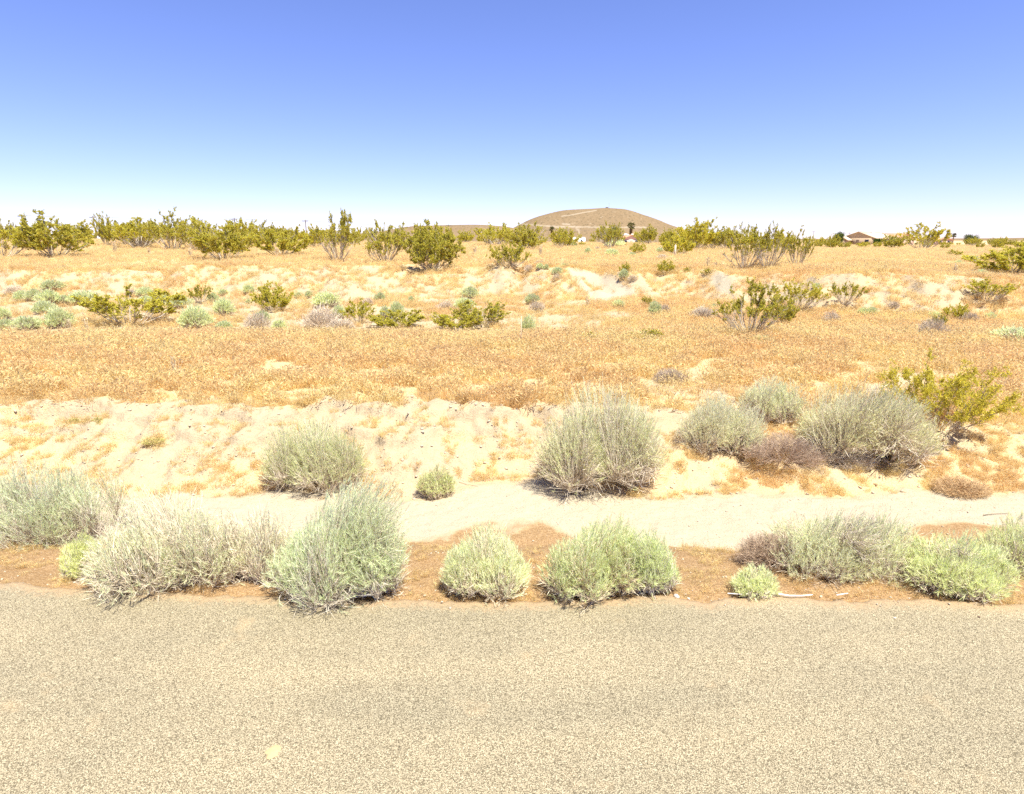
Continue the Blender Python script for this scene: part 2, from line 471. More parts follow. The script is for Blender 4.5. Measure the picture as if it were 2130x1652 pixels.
def build_road():
    xs = np.concatenate((np.linspace(-150, -9, 60), np.arange(-8.9, 8.9, .025), np.linspace(9, 150, 60)))
    e = road_edge(xs)
    rows = [np.full_like(xs, -7.0), np.full_like(xs, -3.0), np.full_like(xs, 1.0), np.full_like(xs, 2.5), np.full_like(xs, 3.2), e - .35, e - .15, e - .04, e, e + .03]
    zs = [-.02, 0, 0, 0, 0, 0, -.002, -.006, -.014, -.09]
    Y = np.array(rows); X = np.repeat(xs[None], len(rows), 0); Z = np.repeat(np.array(zs)[:, None], len(xs), 1)
    n, k = X.shape; idx = np.arange(n * k).reshape(n, k)
    Q = np.stack((idx[:-1, :-1], idx[:-1, 1:], idx[1:, 1:], idx[1:, :-1]), -1)
    me = quads('road', np.stack((X, Y, Z), -1), Q, road_mat(), True)
    du = np.clip(1.0 - (e[None] - Y) / .30, 0, 1)
    a = me.attributes.new('dust', 'FLOAT', 'POINT'); a.data.foreach_set('value', du.astype(np.float32).ravel())
    tag(link('road', me), 'pale chip-seal asphalt road with ragged sandy edge', 'road', kind='structure')
build_road()

# ------------------------------------------------------------------ hills on the horizon
def build_hill(name, label, sil, yc, wy, floor, tracks=(), step=1.6, seed=0, rough=1.0):
    pts = np.array([at(u, v, yc) for u, v in sil])
    xs = np.arange(pts[0, 0], pts[-1, 0] + step, step)
    top = np.interp(xs, pts[:, 0], pts[:, 2]) - floor
    kk = np.ones(15) / 15
    top = np.convolve(np.pad(top, 7, 'edge'), kk, 'valid')
    ys = np.concatenate((np.arange(-wy, 0, step * 1.5), np.arange(0, wy, step * 5)))
    X, Yr = np.meshgrid(xs, ys)
    q = np.clip(1 - (Yr / wy) ** 2, 0, 1)
    Z = top[None] * q ** .9
    Z = Z + (fbm(X / 40, Yr / 60, 300 + seed, 4) * 5 + fbm(X / 7, Yr / 7, 310 + seed, 3) * 1.4) * rough * np.clip(Z / 14, 0, 1) * np.clip(-Yr / (wy * .35), .12, 1)
    n, k = X.shape; idx = np.arange(n * k).reshape(n, k)
    Q = np.stack((idx[:-1, :-1], idx[:-1, 1:], idx[1:, 1:], idx[1:, :-1]), -1)
    Y = Yr + yc
    tr = np.zeros(X.shape)
    for ch, hw in tracks:          # graded dirt tracks cut across the face, traced along x and height
        pl = [tuple(at(u, v, yc - wy * .45)[[0, 2]]) for u, v in ch]
        d = pdist(X * (yc - wy * .45) / Y, (Z + floor - CZ) * (yc - wy * .45) / Y + CZ, pl)
        tr = np.maximum(tr, (1 - smooth(hw * .6, hw * 1.5, d)) * (Yr < 0))
    me = quads(name, np.stack((X, Y, Z + floor), -1), Q, M_hill, True)
    a = me.attributes.new('track', 'FLOAT', 'POINT'); a.data.foreach_set('value', tr.astype(np.float32).ravel())
    return tag(link(name, me), label, 'hill', kind='structure')
M_hill = hill_mat()
build_hill('hill', 'tall rounded brown hill on the horizon crossed by pale tracks',
           [(985, 499), (1040, 488), (1075, 471), (1100, 457), (1130, 447), (1165, 439), (1200, 436), (1262, 433), (1300, 436), (1330, 446), (1370, 461), (1400, 475), (1440, 490), (1490, 496), (1540, 500)],
           1000, 150, -3.0,
           [(((1168, 450), (1185, 448), (1215, 442), (1240, 438)), .6), (((1087, 466), (1130, 470), (1190, 472), (1250, 473), (1345, 473)), .8),
            (((1150, 474), (1195, 471), (1205, 480), (1204, 487)), .8), (((1170, 466), (1185, 467)), 1.0)], seed=1)
build_hill('hill', 'low tan hill spur left of the tall hill behind creosote',
           [(600, 499), (660, 487), (720, 489), (780, 484), (830, 475), (860, 471), (930, 468), (1000, 467), (1050, 471), (1090, 478), (1130, 488), (1180, 499)],
           820, 110, -2.5, [(((1080, 483), (1110, 478), (1150, 476)), .7)], seed=7)
build_hill('hill', 'thin dark distant ridge low on the right horizon',
           [(1450, 499), (1600, 497), (1850, 496.5), (1990, 496), (2060, 496), (2130, 494.5), (2300, 493), (2700, 494), (3000, 497)],
           3200, 300, -9, step=14, seed=13)

# ------------------------------------------------------------------ scattered stuff: dry grass, pebbles
def proto_collection(name):
    return bpy.data.collections.new(name)     # not linked: only the scatter uses it

def scatter(name, pts, rot, scl, pid, coll, label, cat):
    me = bpy.data.meshes.new(name); me.vertices.add(len(pts)); me.vertices.foreach_set('co', pts.astype(np.float32).ravel())
    a = me.attributes.new('rot', 'FLOAT_VECTOR', 'POINT'); a.data.foreach_set('vector', rot.astype(np.float32).ravel())
    a = me.attributes.new('scl', 'FLOAT_VECTOR', 'POINT'); a.data.foreach_set('vector', scl.astype(np.float32).ravel())
    a = me.attributes.new('pid', 'INT', 'POINT'); a.data.foreach_set('value', pid.astype(np.int32))
    ng = bpy.data.node_groups.new(name + '_scatter', 'GeometryNodeTree')
    ng.interface.new_socket('Geometry', in_out='INPUT', socket_type='NodeSocketGeometry')
    ng.interface.new_socket('Geometry', in_out='OUTPUT', socket_type='NodeSocketGeometry')
    gi = ng.nodes.new('NodeGroupInput'); go = ng.nodes.new('NodeGroupOutput')
    ci = ng.nodes.new('GeometryNodeCollectionInfo'); ci.inputs['Collection'].default_value = coll
    ci.inputs['Separate Children'].default_value = True; ci.inputs['Reset Children'].default_value = True
    ip = ng.nodes.new('GeometryNodeInstanceOnPoints'); ip.inputs['Pick Instance'].default_value = True
    def na(nm, typ):
        n = ng.nodes.new('GeometryNodeInputNamedAttribute'); n.data_type = typ; n.inputs['Name'].default_value = nm
        return n.outputs['Attribute']
    L = ng.links.new
    L(gi.outputs[0], ip.inputs['Points']); L(ci.outputs[0], ip.inputs['Instance']); L(na('pid', 'INT'), ip.inputs['Instance Index'])
    L(na('rot', 'FLOAT_VECTOR'), ip.inputs['Rotation']); L(na('scl', 'FLOAT_VECTOR'), ip.inputs['Scale']); L(ip.outputs[0], go.inputs[0])
    o = link(name, me); mod = o.modifiers.new('scatter', 'NODES'); mod.node_group = ng
    return tag(o, label, cat, kind='stuff')

rng = np.random.default_rng(4)
GRASS = proto_collection('grass_tufts')
NG = 12
for k in range(NG):
    nb = 34; r = .055 * np.sqrt(rng.random(nb)); an = rng.random(nb) * 6.283
    C = np.stack((r * np.cos(an), r * np.sin(an), np.full(nb, -.01)), 1)
    lean = rng.normal(0, .32, (nb, 2)) + C[:, :2] * 6
    D = np.stack((lean[:, 0], lean[:, 1], np.ones(nb)), 1)
    L = rng.uniform(.06, .15, nb)
    V1, Q1 = slivers(C, D, L, np.full(nb, .0022), rng)
    # drooping seed heads
    tip = C + D / np.linalg.norm(D, axis=1, keepdims=True) * L[:, None]
    sel = rng.random(nb) < .6; ns = sel.sum()
    D2 = D[sel] + rng.normal(0, .6, (ns, 3)); D2[:, 2] *= .6
    V2, Q2 = slivers(tip[sel] - D2 * .01, D2, rng.uniform(.025, .045, ns), np.full(ns, .0045), rng)
    V, Q = merge(((V1, Q1), (V2, Q2)))
    GRASS.objects.link(bpy.data.objects.new('grass_tuft', quads('grass_tuft', V, Q, M['grass'])))

def sample(n, y0, y1, rngs, power=1.0, side=1.0):
    y = (y0 ** power + (y1 ** power - y0 ** power) * rngs.random(n)) ** (1 / power)
    x = (rngs.random(n) * 2 - 1) * (y * .92 * side + 1.8)
    return x, y

def grass_field(name, label, spec, seed):
    rs = np.random.default_rng(seed); P = []; S = []
    for (n, y0, y1, pw, s0, s1, keep) in spec:
        x, y = sample(n, y0, y1, rs, pw)
        k = rs.random(n) < keep(x, y)
        x, y = x[k], y[k]
        P.append(np.stack((x, y, hgt(x, y)), 1))
        s = rs.uniform(s0, s1, len(x)); S.append(np.stack((s * 1.1, s * 1.1, s * rs.uniform(.75, 1.2, len(x))), 1))
    P = np.concatenate(P); S = np.concatenate(S); n = len(P)
    rot = np.stack((rs.normal(0, .12, n), rs.normal(0, .12, n), rs.random(n) * 6.283), 1)
    return scatter(name, P, rot, S, rs.integers(0, NG, n), GRASS, label, 'grass')

def keep_t(x, y):
    sa, li = masks(x, y); return np.clip(1.08 - 1.25 * sa, 0.03, 1) * (fbm(x / .34, y / .34, 401, 3) > .04 - .18 * smooth(10.5, 13.5, y) - .08 * smooth(-.1, .1, fbm(x / 2, y / 1, 433, 2)))
def keep_b(x, y):
    sa, li = masks(x, y); yy = warp(x, y)
    w_ = smooth(5.6, 5.8, yy) * (1 - smooth(6.9, 7.1, yy))
    return np.clip(1.0 - .8 * sa, 0, 1) * (1 - .97 * w_) * (fbm(x / .22, y / .22, 409, 3) > .03 - .06 * smooth(0, 4, x))
def keep_p(x, y):
    sa, li = masks(x, y); b2 = (fbm(x / .7, y / .7, 443, 3) > .06) * .4 * (y < 34)
    return np.maximum(np.clip(1.05 - 1.1 * sa, .03, 1), b2 * (sa < 1.0))
grass_field('dry_grass', 'golden dry grass covering the terrace above the near bank',
            [(38000, 8.7, 17.0, 1.0, .75, 2.0, keep_t), (30000, 6.8, 9.4, 1.0, .25, .75, keep_b)], 21)
grass_field('dry_grass', 'dry golden grass across the wash floor and the plain beyond',
            [(42000, 17, 30, 1.2, .8, 1.8, keep_p), (80000, 29, 120, .9, .9, 2.1, keep_p)], 22)
def keep_s(x, y):
    yy = warp(x, y)
    return (1 - smooth(5.4, 5.7, yy)) * (y > road_edge(x) + .03) * (fbm(x / .25, y / .25, 419, 3) > -.05) * .8
grass_field('dry_litter', 'thin brown dry grass litter along the road shoulder', [(9000, 3.85, 5.8, 1.0, .18, .45, keep_s)], 23)

PEB = proto_collection('pebbles')
M['pebble'] = plain('pebble', (.45, .37, .27), .9, .35, 20)
for k in range(5):
    a = np.linspace(0, 2 * math.pi, 7)[:-1]; V = []
    for (rr, zz) in ((.55, -.4), (1, 0), (.6, .45)):
        for t_ in a:
            q = rr * rng.uniform(.75, 1.2); V.append((q * math.cos(t_), q * math.sin(t_) * .8, zz * rng.uniform(.7, 1.2)))
    V = np.array(V); Q = [(j * 6 + i, j * 6 + (i + 1) % 6, (j + 1) * 6 + (i + 1) % 6, (j + 1) * 6 + i) for j in range(2) for i in range(6)]
    Q += [(12, 13, 14, 15), (12, 15, 16, 17)]
    PEB.objects.link(bpy.data.objects.new('pebble', quads('pebble', V, Q, M['pebble'])))
def pebbles():
    rs = np.random.default_rng(8)
    x, y = sample(12000, 3.7, 9.5, rs, 1.0)
    k = (y > road_edge(x) - .16 * rs.random(len(x)) ** 2) & (rs.random(len(x)) < np.where(y < 5.2, .8, .45)); x, y = x[k], y[k]; n = len(x)
    s = .003 + .012 * rs.random(n) ** 4
    yb = warp(x, y); s = np.where((yb > 7.0) & (yb < 9.6), .004 + .026 * rs.random(n) ** 3, s)
    P = np.stack((x, y, np.where(y < road_edge(x) + .01, 0.0, hgt(x, y)) + s * .25), 1)
    scatter('pebbles', P, np.stack((rs.normal(0, .3, n), rs.normal(0, .3, n), rs.random(n) * 6.28), 1), np.repeat(s[:, None], 3, 1), rs.integers(0, 5, n), PEB,
            'small loose pebbles on the road shoulder and bank', 'pebbles')
pebbles()

# ------------------------------------------------------------------ shrubs
def hemi(n, rs, low=-.08):
    z = rs.uniform(low, 1, n); a = rs.random(n) * 6.283; r = np.sqrt(np.clip(1 - z * z, 0, 1))
    return np.stack((r * np.cos(a), r * np.sin(a), z), 1)

def broom_shrub(seed, rx, ry, H, n_main=60, n_sub=1600, leaves=13, leaf_l=.042, leaf_w=.0015, bare=.2, leaf_from=.58, lobes=9, stem_r=.0022, droop=.0, skew=0.0, skew2=0.0):
    """a dense rounded shrub of many wiry stems; returns (stem mesh data, leaf mesh data)"""
    rs = np.random.default_rng(seed)
    lob = hemi(lobes, rs, .0); lr = rs.uniform(.66, 1.12, lobes)
    bar = hemi(5, rs, -.1)
    md = hemi(n_main, rs, -.02)
    sc = np.array((rx, ry, H))
    def radius(d):
        w_ = np.exp(10 * (d @ lob.T - 1)); return (w_ * lr).sum(1) / w_.sum(1)
    B = np.concatenate((rs.normal(0, .09, (n_main, 2)) * [rx, ry], np.full((n_main, 1), -.02)), 1)
    ME = md * sc * (radius(md) * rs.uniform(.5, .7, n_main))[:, None]
    MC = (B + ME) * .5 + np.stack((md[:, 0] * rx * .14, md[:, 1] * ry * .14, -np.abs(md[:, 2]) * H * .05), 1)
    MP = bezier(B, MC, ME, 5); MP[:, 1:-1] += rs.normal(0, .012, (n_main, 3, 3))
    mr = np.linspace(stem_r * 3.2, stem_r * 1.6, 5)[None] * rs.uniform(.7, 1.6, (n_main, 1))
    st = [tubes(MP, mr, 4)]
    sdn = hemi(n_sub, rs, .17); dr = rs.random(n_sub) < .08
    sdn[dr] = hemi(int(dr.sum()), rs, -.05)
    near = np.argmax(sdn @ md.T + rs.normal(0, .06, (n_sub, n_main)), 1)
    t0 = rs.uniform(.25, 1.0, n_sub); fi = t0 * 4; i0 = np.minimum(fi.astype(int), 3); fr = (fi - i0)[:, None]
    SB = MP[near, i0] * (1 - fr) + MP[near, i0 + 1] * fr
    spike = 1 + np.where(rs.random(n_sub) < .11, rs.uniform(.03, .15, n_sub), 0)
    SE = sdn * sc * (radius(sdn) * np.where(rs.random(n_sub) < .75, rs.uniform(.88, 1.04, n_sub), rs.uniform(.6, .9, n_sub)) * spike)[:, None]
    SE[:, 2] = np.where(dr, SE[:, 2], SE[:, 2] * .93 + .07 * H)
    SE[:, 2] = np.maximum(SE[:, 2], .02 + .03 * rs.random(n_sub)) - droop * (1 - sdn[:, 2]) * H * .1
    SE[:, 0] += skew * SE[:, 2]; SE[:, 1] += skew2 * SE[:, 2]
    dv = SE - SB
    SCt = SB + dv * .5 + np.stack((sdn[:, 0] * rx * .07, sdn[:, 1] * ry * .07, np.zeros(n_sub)), 1) + rs.normal(0, .02, (n_sub, 3))
    SP = bezier(SB, SCt, SE, 4)
    SP[:, 1:3] += rs.normal(0, .007, (n_sub, 2, 3))
    st.append(tubes(SP, np.linspace(stem_r, stem_r * .45, 4)[None] * rs.uniform(.7, 1.3, (n_sub, 1)), 3))
    # bare patches: some sides carry twigs without leaves
    bw = np.max(sdn @ bar.T, 1) + rs.normal(0, .08, n_sub)
    thr = np.quantile(bw, 1 - bare); low = rs.random(n_sub) < .85 * (1 - smooth(.10, .42, sdn[:, 2]))
    leafy = ~((bw > thr) | low)
    lp = []
    if leaves:
        idx = np.nonzero(leafy)[0]
        t = leaf_from + (1 - leaf_from) * rs.random((len(idx), leaves)) ** .8
        f = t * 3; i = np.minimum(f.astype(int), 2); g = (f - i)[..., None]
        A_ = SP[idx[:, None], i]; B_ = SP[idx[:, None], i + 1]
        C = (A_ * (1 - g) + B_ * g).reshape(-1, 3); T = (B_ - A_).reshape(-1, 3); T /= np.linalg.norm(T, axis=1, keepdims=True) + 1e-9
        D = T * .9 + rs.normal(0, .27, T.shape) + np.array((0, 0, .15))
        n = len(C)
        lp = slivers(C, D, leaf_l * rs.uniform(.6, 1.4, n), leaf_w * rs.uniform(.7, 1.3, n), rs)
    # fine bare twigs on the leafless stems
    idx = np.nonzero(~leafy)[0]
    if len(idx):
        m = 5; t = rs.uniform(.35, 1, (len(idx), m)); f = t * 3; i = np.minimum(f.astype(int), 2); g = (f - i)[..., None]
        A_ = SP[idx[:, None], i]; B_ = SP[idx[:, None], i + 1]
        C = (A_ * (1 - g) + B_ * g).reshape(-1, 3); T = (B_ - A_).reshape(-1, 3); T /= np.linalg.norm(T, axis=1, keepdims=True) + 1e-9
        D = T + rs.normal(0, .55, T.shape); n = len(C)
        st.append(slivers(C, D, rs.uniform(.5, 1.3, n) * max(rx, H) * .14, np.full(n, stem_r * .6), rs))
    return merge(st), lp

def clump_shrub(seed, rx, ry, H, n_sub=1600, n_main=60, **kw):
    """several overlapping brooms of unequal size grown from neighbouring roots"""
    rs = np.random.default_rng(seed + 5000)
    doms = [(0.0, 0.0, .74, 1.0)]
    m = 4; a0 = rs.random() * 6.283; sk = rs.normal(0, .05)
    for k in range(m):
        a = a0 + k * 6.283 / m + rs.normal(0, .3); q = rs.uniform(.48, .62); off = 1.0 - q
        doms.append((math.cos(a) * off, math.sin(a) * off, q, rs.uniform(.58, .88)))
    doms += [(-.42, -.1, .56, rs.uniform(.62, .85)), (.44, -.1, .55, rs.uniform(.62, .85))]
    wt = np.array([d[2] ** 2 for d in doms]); wt /= wt.sum(); S = []; Lf = []
    for k, (ox, oy, q, hz) in enumerate(doms):
        st, lf = broom_shrub(seed * 10 + k, rx * q, ry * q, H * hz, n_main=max(10, int(n_main * wt[k])), n_sub=int(n_sub * wt[k] * 1.4), skew=sk + rs.normal(0, .10), skew2=rs.normal(0, .10), **kw)
        o = np.array((ox * rx, oy * ry, 0)); S.append((st[0] + o, st[1]))
        if len(lf): Lf.append((lf[0] + o, lf[1]))
    return merge(S), merge(Lf) if Lf else []

def creosote(seed, Rw, H, n_main=24, nb=7, nt_=6, nl=12, leaf=.03, spread=1.0, up=.5, low_leaf=.45, stem=.010, skew=0.0):
    """an open vase of crooked grey stems that carry their small leaves in clumps at the ends"""
    rs = np.random.default_rng(seed)
    az = np.linspace(0, 6.283, n_main, endpoint=False) + rs.normal(0, .25, n_main)
    rad = np.sqrt(rs.random(n_main)) * spread
    ztop = np.clip(1.02 - .45 * rad ** 2 + rs.normal(0, .10, n_main), .35, 1.15)
    B = np.stack((np.cos(az) * .07 * Rw, np.sin(az) * .07 * Rw, np.full(n_main, -.03)), 1) * rs.uniform(.3, 1.5, (n_main, 1))
    E = np.stack((np.cos(az) * rad * Rw * .85 + skew * Rw * ztop * .3, np.sin(az) * rad * Rw * .85, ztop * H * .9), 1)
    C = np.stack((B[:, 0] * .5 + E[:, 0] * .62, B[:, 1] * .5 + E[:, 1] * .62, H * (.28 + .1 * rs.random(n_main)) * ztop), 1)
    K = 8; P = bezier(B, C, E, K); P[:, 1:] += rs.normal(0, .016 * H, (n_main, K - 1, 3))
    st = [tubes(P, np.linspace(stem, stem * .35, K)[None] * rs.uniform(.7, 1.4, (n_main, 1)), 4)]
    # side branches
    nB = n_main * nb; mi = np.repeat(np.arange(n_main), nb)
    t = rs.uniform(.35, 1.0, nB); f = t * (K - 1); i = np.minimum(f.astype(int), K - 2); g = (f - i)[:, None]
    b0 = P[mi, i] * (1 - g) + P[mi, i + 1] * g; T = P[mi, i + 1] - P[mi, i]; T /= np.linalg.norm(T, axis=1, keepdims=True)
    out = b0.copy(); out[:, 2] = 0; out /= np.linalg.norm(out, axis=1, keepdims=True) + 1e-6
    D = T * .8 + out * .35 + rs.normal(0, .5, (nB, 3)); D[:, 2] = np.abs(D[:, 2]) * .6 + up; D /= np.linalg.norm(D, axis=1, keepdims=True)
    Lb = rs.uniform(.12, .30, nB) * H
    Kb = 4; e0 = b0 + D * Lb[:, None]
    BP = bezier(b0, (b0 + e0) / 2 + rs.normal(0, .03 * H, (nB, 3)), e0, Kb); BP[:, 1:] += rs.normal(0, .01 * H, (nB, Kb - 1, 3))
    st.append(tubes(BP, np.linspace(stem * .4, stem * .2, Kb)[None].repeat(nB, 0), 3))
    # twigs with leaves
    nT = nB * nt_; bi = np.repeat(np.arange(nB), nt_)
    t = rs.uniform(.25, 1.0, nT); f = t * (Kb - 1); i = np.minimum(f.astype(int), Kb - 2); g = (f - i)[:, None]
    c0 = BP[bi, i] * (1 - g) + BP[bi, i + 1] * g
    D = rs.normal(0, .6, (nT, 3)) + (e0 - b0)[bi] / Lb[bi][:, None] * .8; D[:, 2] += .25; D /= np.linalg.norm(D, axis=1, keepdims=True)
    Lt = rs.uniform(.04, .11, nT) * H; c1 = c0 + D * Lt[:, None]
    st.append(tubes(np.stack((c0, c1), 1), np.repeat(np.array([[stem * .18, stem * .1]]), nT, 0), 3))
    hgt_ = c1[:, 2] / H
    leafy = (hgt_ + rs.normal(0, .12, nT)) > low_leaf
    clump = fbm(c1[:, 0] / (.22 * H) + seed * 3.1, c1[:, 1] / (.22 * H) + c1[:, 2] / (.3 * H), 500 + seed, 2) > -.20
    idx = np.nonzero(leafy & clump)[0]
    tt = rs.uniform(.15, 1.08, (len(idx), nl, 1))
    Cl = (c0[idx, None] * (1 - tt) + c1[idx, None] * tt).reshape(-1, 3) + rs.normal(0, .008 * H, (len(idx) * nl, 3))
    Dl = rs.normal(0, 1, Cl.shape) + np.repeat(D[idx], nl, 0) * .7
    n = len(Cl)
    lp = slivers(Cl, Dl, leaf * rs.uniform(.6, 1.3, n), leaf * .30 * rs.uniform(.7, 1.2, n), rs)
    return merge(st), lp

def make_shrub(name, label, cat, stems, leafs, smat, lmat, loc, rz=0, group=None, tint=(1, 1, 1), stint=(1, 1, 1), part2='foliage', scale=(1, 1, 1)):
    e = tag(empty(name, loc, rz), label, cat, group); e.scale = scale
    o = link('branches', stems if isinstance(stems, bpy.types.Mesh) else quads('branches', *stems, smat), e); o.color = tuple(stint) + (1,)
    if isinstance(leafs, bpy.types.Mesh) or (leafs is not None and len(leafs)):
        o = link(part2, leafs if isinstance(leafs, bpy.types.Mesh) else quads(part2, *leafs, lmat), e); o.color = tuple(tint) + (1,)
    return e

def fit(uL, uR, vT, vB, y=None, k=.62, ratio=.9):
    """shrub outline in the photo -> centre on the ground, half-width and height"""
    uc = (uL + uR) / 2
    if y is None:
        x0, y0 = ground_hit(uc, vB)
        dep = y0 * math.cos(PITCH) + CZ * math.sin(PITCH)
        rr = (uR - uL) / 2 / F * dep
        yc = y0 + k * rr * ratio
    else:
        yc = y
    d = ray(uc, (vT + vB) / 2)
    zmid = CZ + d[2] * yc
    dep = yc * math.cos(PITCH) + (CZ - zmid) * math.sin(PITCH)
    rr = (uR - uL) / 2 / F * dep
    x = d[0] * yc; z = float(hgt(x, yc, False))
    H = CZ + ray(uc, vT)[2] * yc - z
    return x, yc, z, rr, max(H, .05)

# ---- the big shrubs along the road and on the near bank, each grown on its own
SAGE = (1.0, 1.0, .98); YEL = (1.10, 1.10, .72); GREY = (.95, .90, .90); PALE = (1.12, 1.10, 1.06); GRN = (.86, .98, .76)
NEAR = [  # uL, uR, vTop, vBottom, label, leaf tint, stem tint, settings
 (-60, 258, 950, 1140, 'large sage-green shrub cut off by the left edge of the photo beside the road', (.92, 1.0, .86), (1, 1, 1), dict(n_sub=2300, leaves=15, bare=.08)),
 (125, 215, 1108, 1208, 'small yellow-green tuft shrub at the left foot of the pale bushy shrub', (1.02, 1.05, .70), (1, 1, 1), dict(n_sub=700, leaves=14, bare=.05)),
 (190, 520, 1040, 1246, 'wide pale shrub with many bare grey twigs at its base by the road', (.98, 1.02, .88), (1.0, .97, .92), dict(n_sub=2100, leaves=12, bare=.28)),
 (470, 640, 1052, 1222, 'whitish thin shrub squeezed between two larger green roadside shrubs', (1.05, 1.06, .98), (1.08, 1.05, 1.0), dict(n_sub=900, leaves=9, bare=.3)),
 (556, 858, 1028, 1278, 'biggest round sage-green roadside shrub with leaves down to the ground', (.95, 1.03, .88), (1, 1, 1), dict(n_sub=2800, leaves=16, bare=.04)),
 (912, 1112, 1104, 1252, 'low pale green shrub alone in the middle of the road shoulder', (1.0, 1.04, .88), (1.1, 1.08, 1), dict(n_sub=1700, leaves=14, bare=.12)),
 (1128, 1345, 1076, 1266, 'upright bright green shrub with pale twigs on its left side', (.95, 1.02, .78), (1.15, 1.1, 1), dict(n_sub=2000, leaves=15, bare=.10)),
 (1305, 1418, 1082, 1246, 'narrow bright green shrub growing against the right of the upright shrub', (.97, 1.04, .80), (1, 1, 1), dict(n_sub=1100, leaves=15, bare=.04)),
 (1590, 1905, 1048, 1212, 'wide grey-green shrub with tangled bare base right of the sandy gap', (1.0, 1.03, .86), (.95, .92, .9), dict(n_sub=2200, leaves=13, bare=.24)),
 (1885, 2098, 1126, 1254, 'low yellow-green shrub sloping down to the road on the right', (1.0, 1.05, .78), (.95, .92, .9), dict(n_sub=1600, leaves=14, bare=.12)),
 (2022, 2260, 1086, 1212, 'dark-based green shrub cut off by the right edge of the photo', (1.0, 1.05, .76), (.85, .8, .78), dict(n_sub=1500, leaves=12, bare=.22)),
 (1524, 1618, 1186, 1252, 'tiny pale green shrub at the road edge near a white stick', (1.02, 1.05, .84), (.95, .92, .9), dict(n_sub=620, leaves=12, bare=.2)),
 (545, 768, 866, 1032, 'rounded grey-green shrub on the near bank above the biggest roadside shrub', (.90, .94, .72), (1, .97, .95), dict(n_sub=2500, leaves=16, bare=.08, leaf_l=.046)),
 (868, 952, 968, 1038, 'small dull green shrub at the foot of the sandy bank', (.95, 1.0, .72), (1, .95, .9), dict(n_sub=700, leaves=12, bare=.1)),
 (1112, 1388, 822, 1042, 'tall straggly shrub with bare grey lower branches on the bank', (1.0, 1.04, .82), (1, .97, .95), dict(n_sub=3000, leaves=17, bare=.12, leaf_l=.048, stem_r=.003)),
 (1402, 1588, 824, 962, 'grey-green dome shrub left of the dead brown shrub on the bank', (.98, .98, .88), (1, .97, .95), dict(n_sub=2200, leaves=16, bare=.12, leaf_l=.046)),
 (1528, 1672, 786, 892, 'pale green rounded shrub highest in the bank cluster on the right', (1.06, 1.08, .92), (.86, .82, .82), dict(n_sub=1500, leaves=13, bare=.15, leaf_l=.046)),
 (1662, 1942, 808, 985, 'largest grey twiggy shrub of the bank cluster beside the olive creosote', (1.02, 1.03, .80), (1, .97, .95), dict(n_sub=3100, leaves=16, bare=.16, leaf_l=.048, stem_r=.003)),
]
for k, (uL, uR, vT, vB, lab, ti, sti, kw) in enumerate(NEAR):
    x, y, z, rr, H = fit(uL, uR, vT, vB)
    st, lf = clump_shrub(700 + k, rr * 1.10, rr * .97, H * (1.20 if k >= 12 else 1.11), **kw)
    make_shrub('rabbitbrush', lab, 'shrub', st, lf, M['sage_stem'], M['sage_leaf'], (x, y, z), 0, 'pale desert shrubs near the road', ti, sti)

DEAD = [
 (1522, 1700, 1112, 1190, 'low dead brown shrub leaning left beside the wide grey-green shrub', (.80, .68, .60)),
 (1528, 1735, 898, 992, 'dense dead reddish-brown twig shrub in the middle of the bank cluster', (.78, .66, .60)),
 (1690, 1840, 918, 988, 'thin grey leafless shrub right of the dead brown one', (.95, .90, .86)),
 (1345, 1440, 768, 800, 'faint flat grey dead shrub on the slope above the bank cluster', (.85, .78, .74)),
 (1925, 2075, 1000, 1040, 'flat sprawling dead brown scrub at the foot of the right bank', (1.0, .80, .55)),
]
for k, (uL, uR, vT, vB, lab, sti) in enumerate(DEAD):
    x, y, z, rr, H = fit(uL, uR, vT, vB)
    st, tw = broom_shrub(760 + k, rr, rr * .8, H, n_main=50, n_sub=1300, leaves=5, leaf_l=.05, leaf_w=.0012, bare=.3, leaf_from=.3, stem_r=.0018)
    make_shrub('dead_shrub', lab, 'dead shrub', st, tw, M['dead_stem'], M['dead_stem'], (x, y, z), 0, 'leafless dead shrubs near the road', sti, sti, 'twigs')

x, y, z, rr, H = fit(1832, 2092, 757, 922, k=.3)
st, lf = creosote(91, rr * 1.05, H, n_main=26, nb=8, nt_=8, nl=30, leaf=.021, low_leaf=.40, stem=.007, skew=-.25)
make_shrub('creosote_bush', 'olive-green creosote bush behind the bank cluster, nearest creosote to the road', 'bush', st, lf, M['creo_stem'], M['creo_leaf'], (x, y, z), 0, 'creosote bushes', (1.1, 1.05, 1), (1, .95, .9))

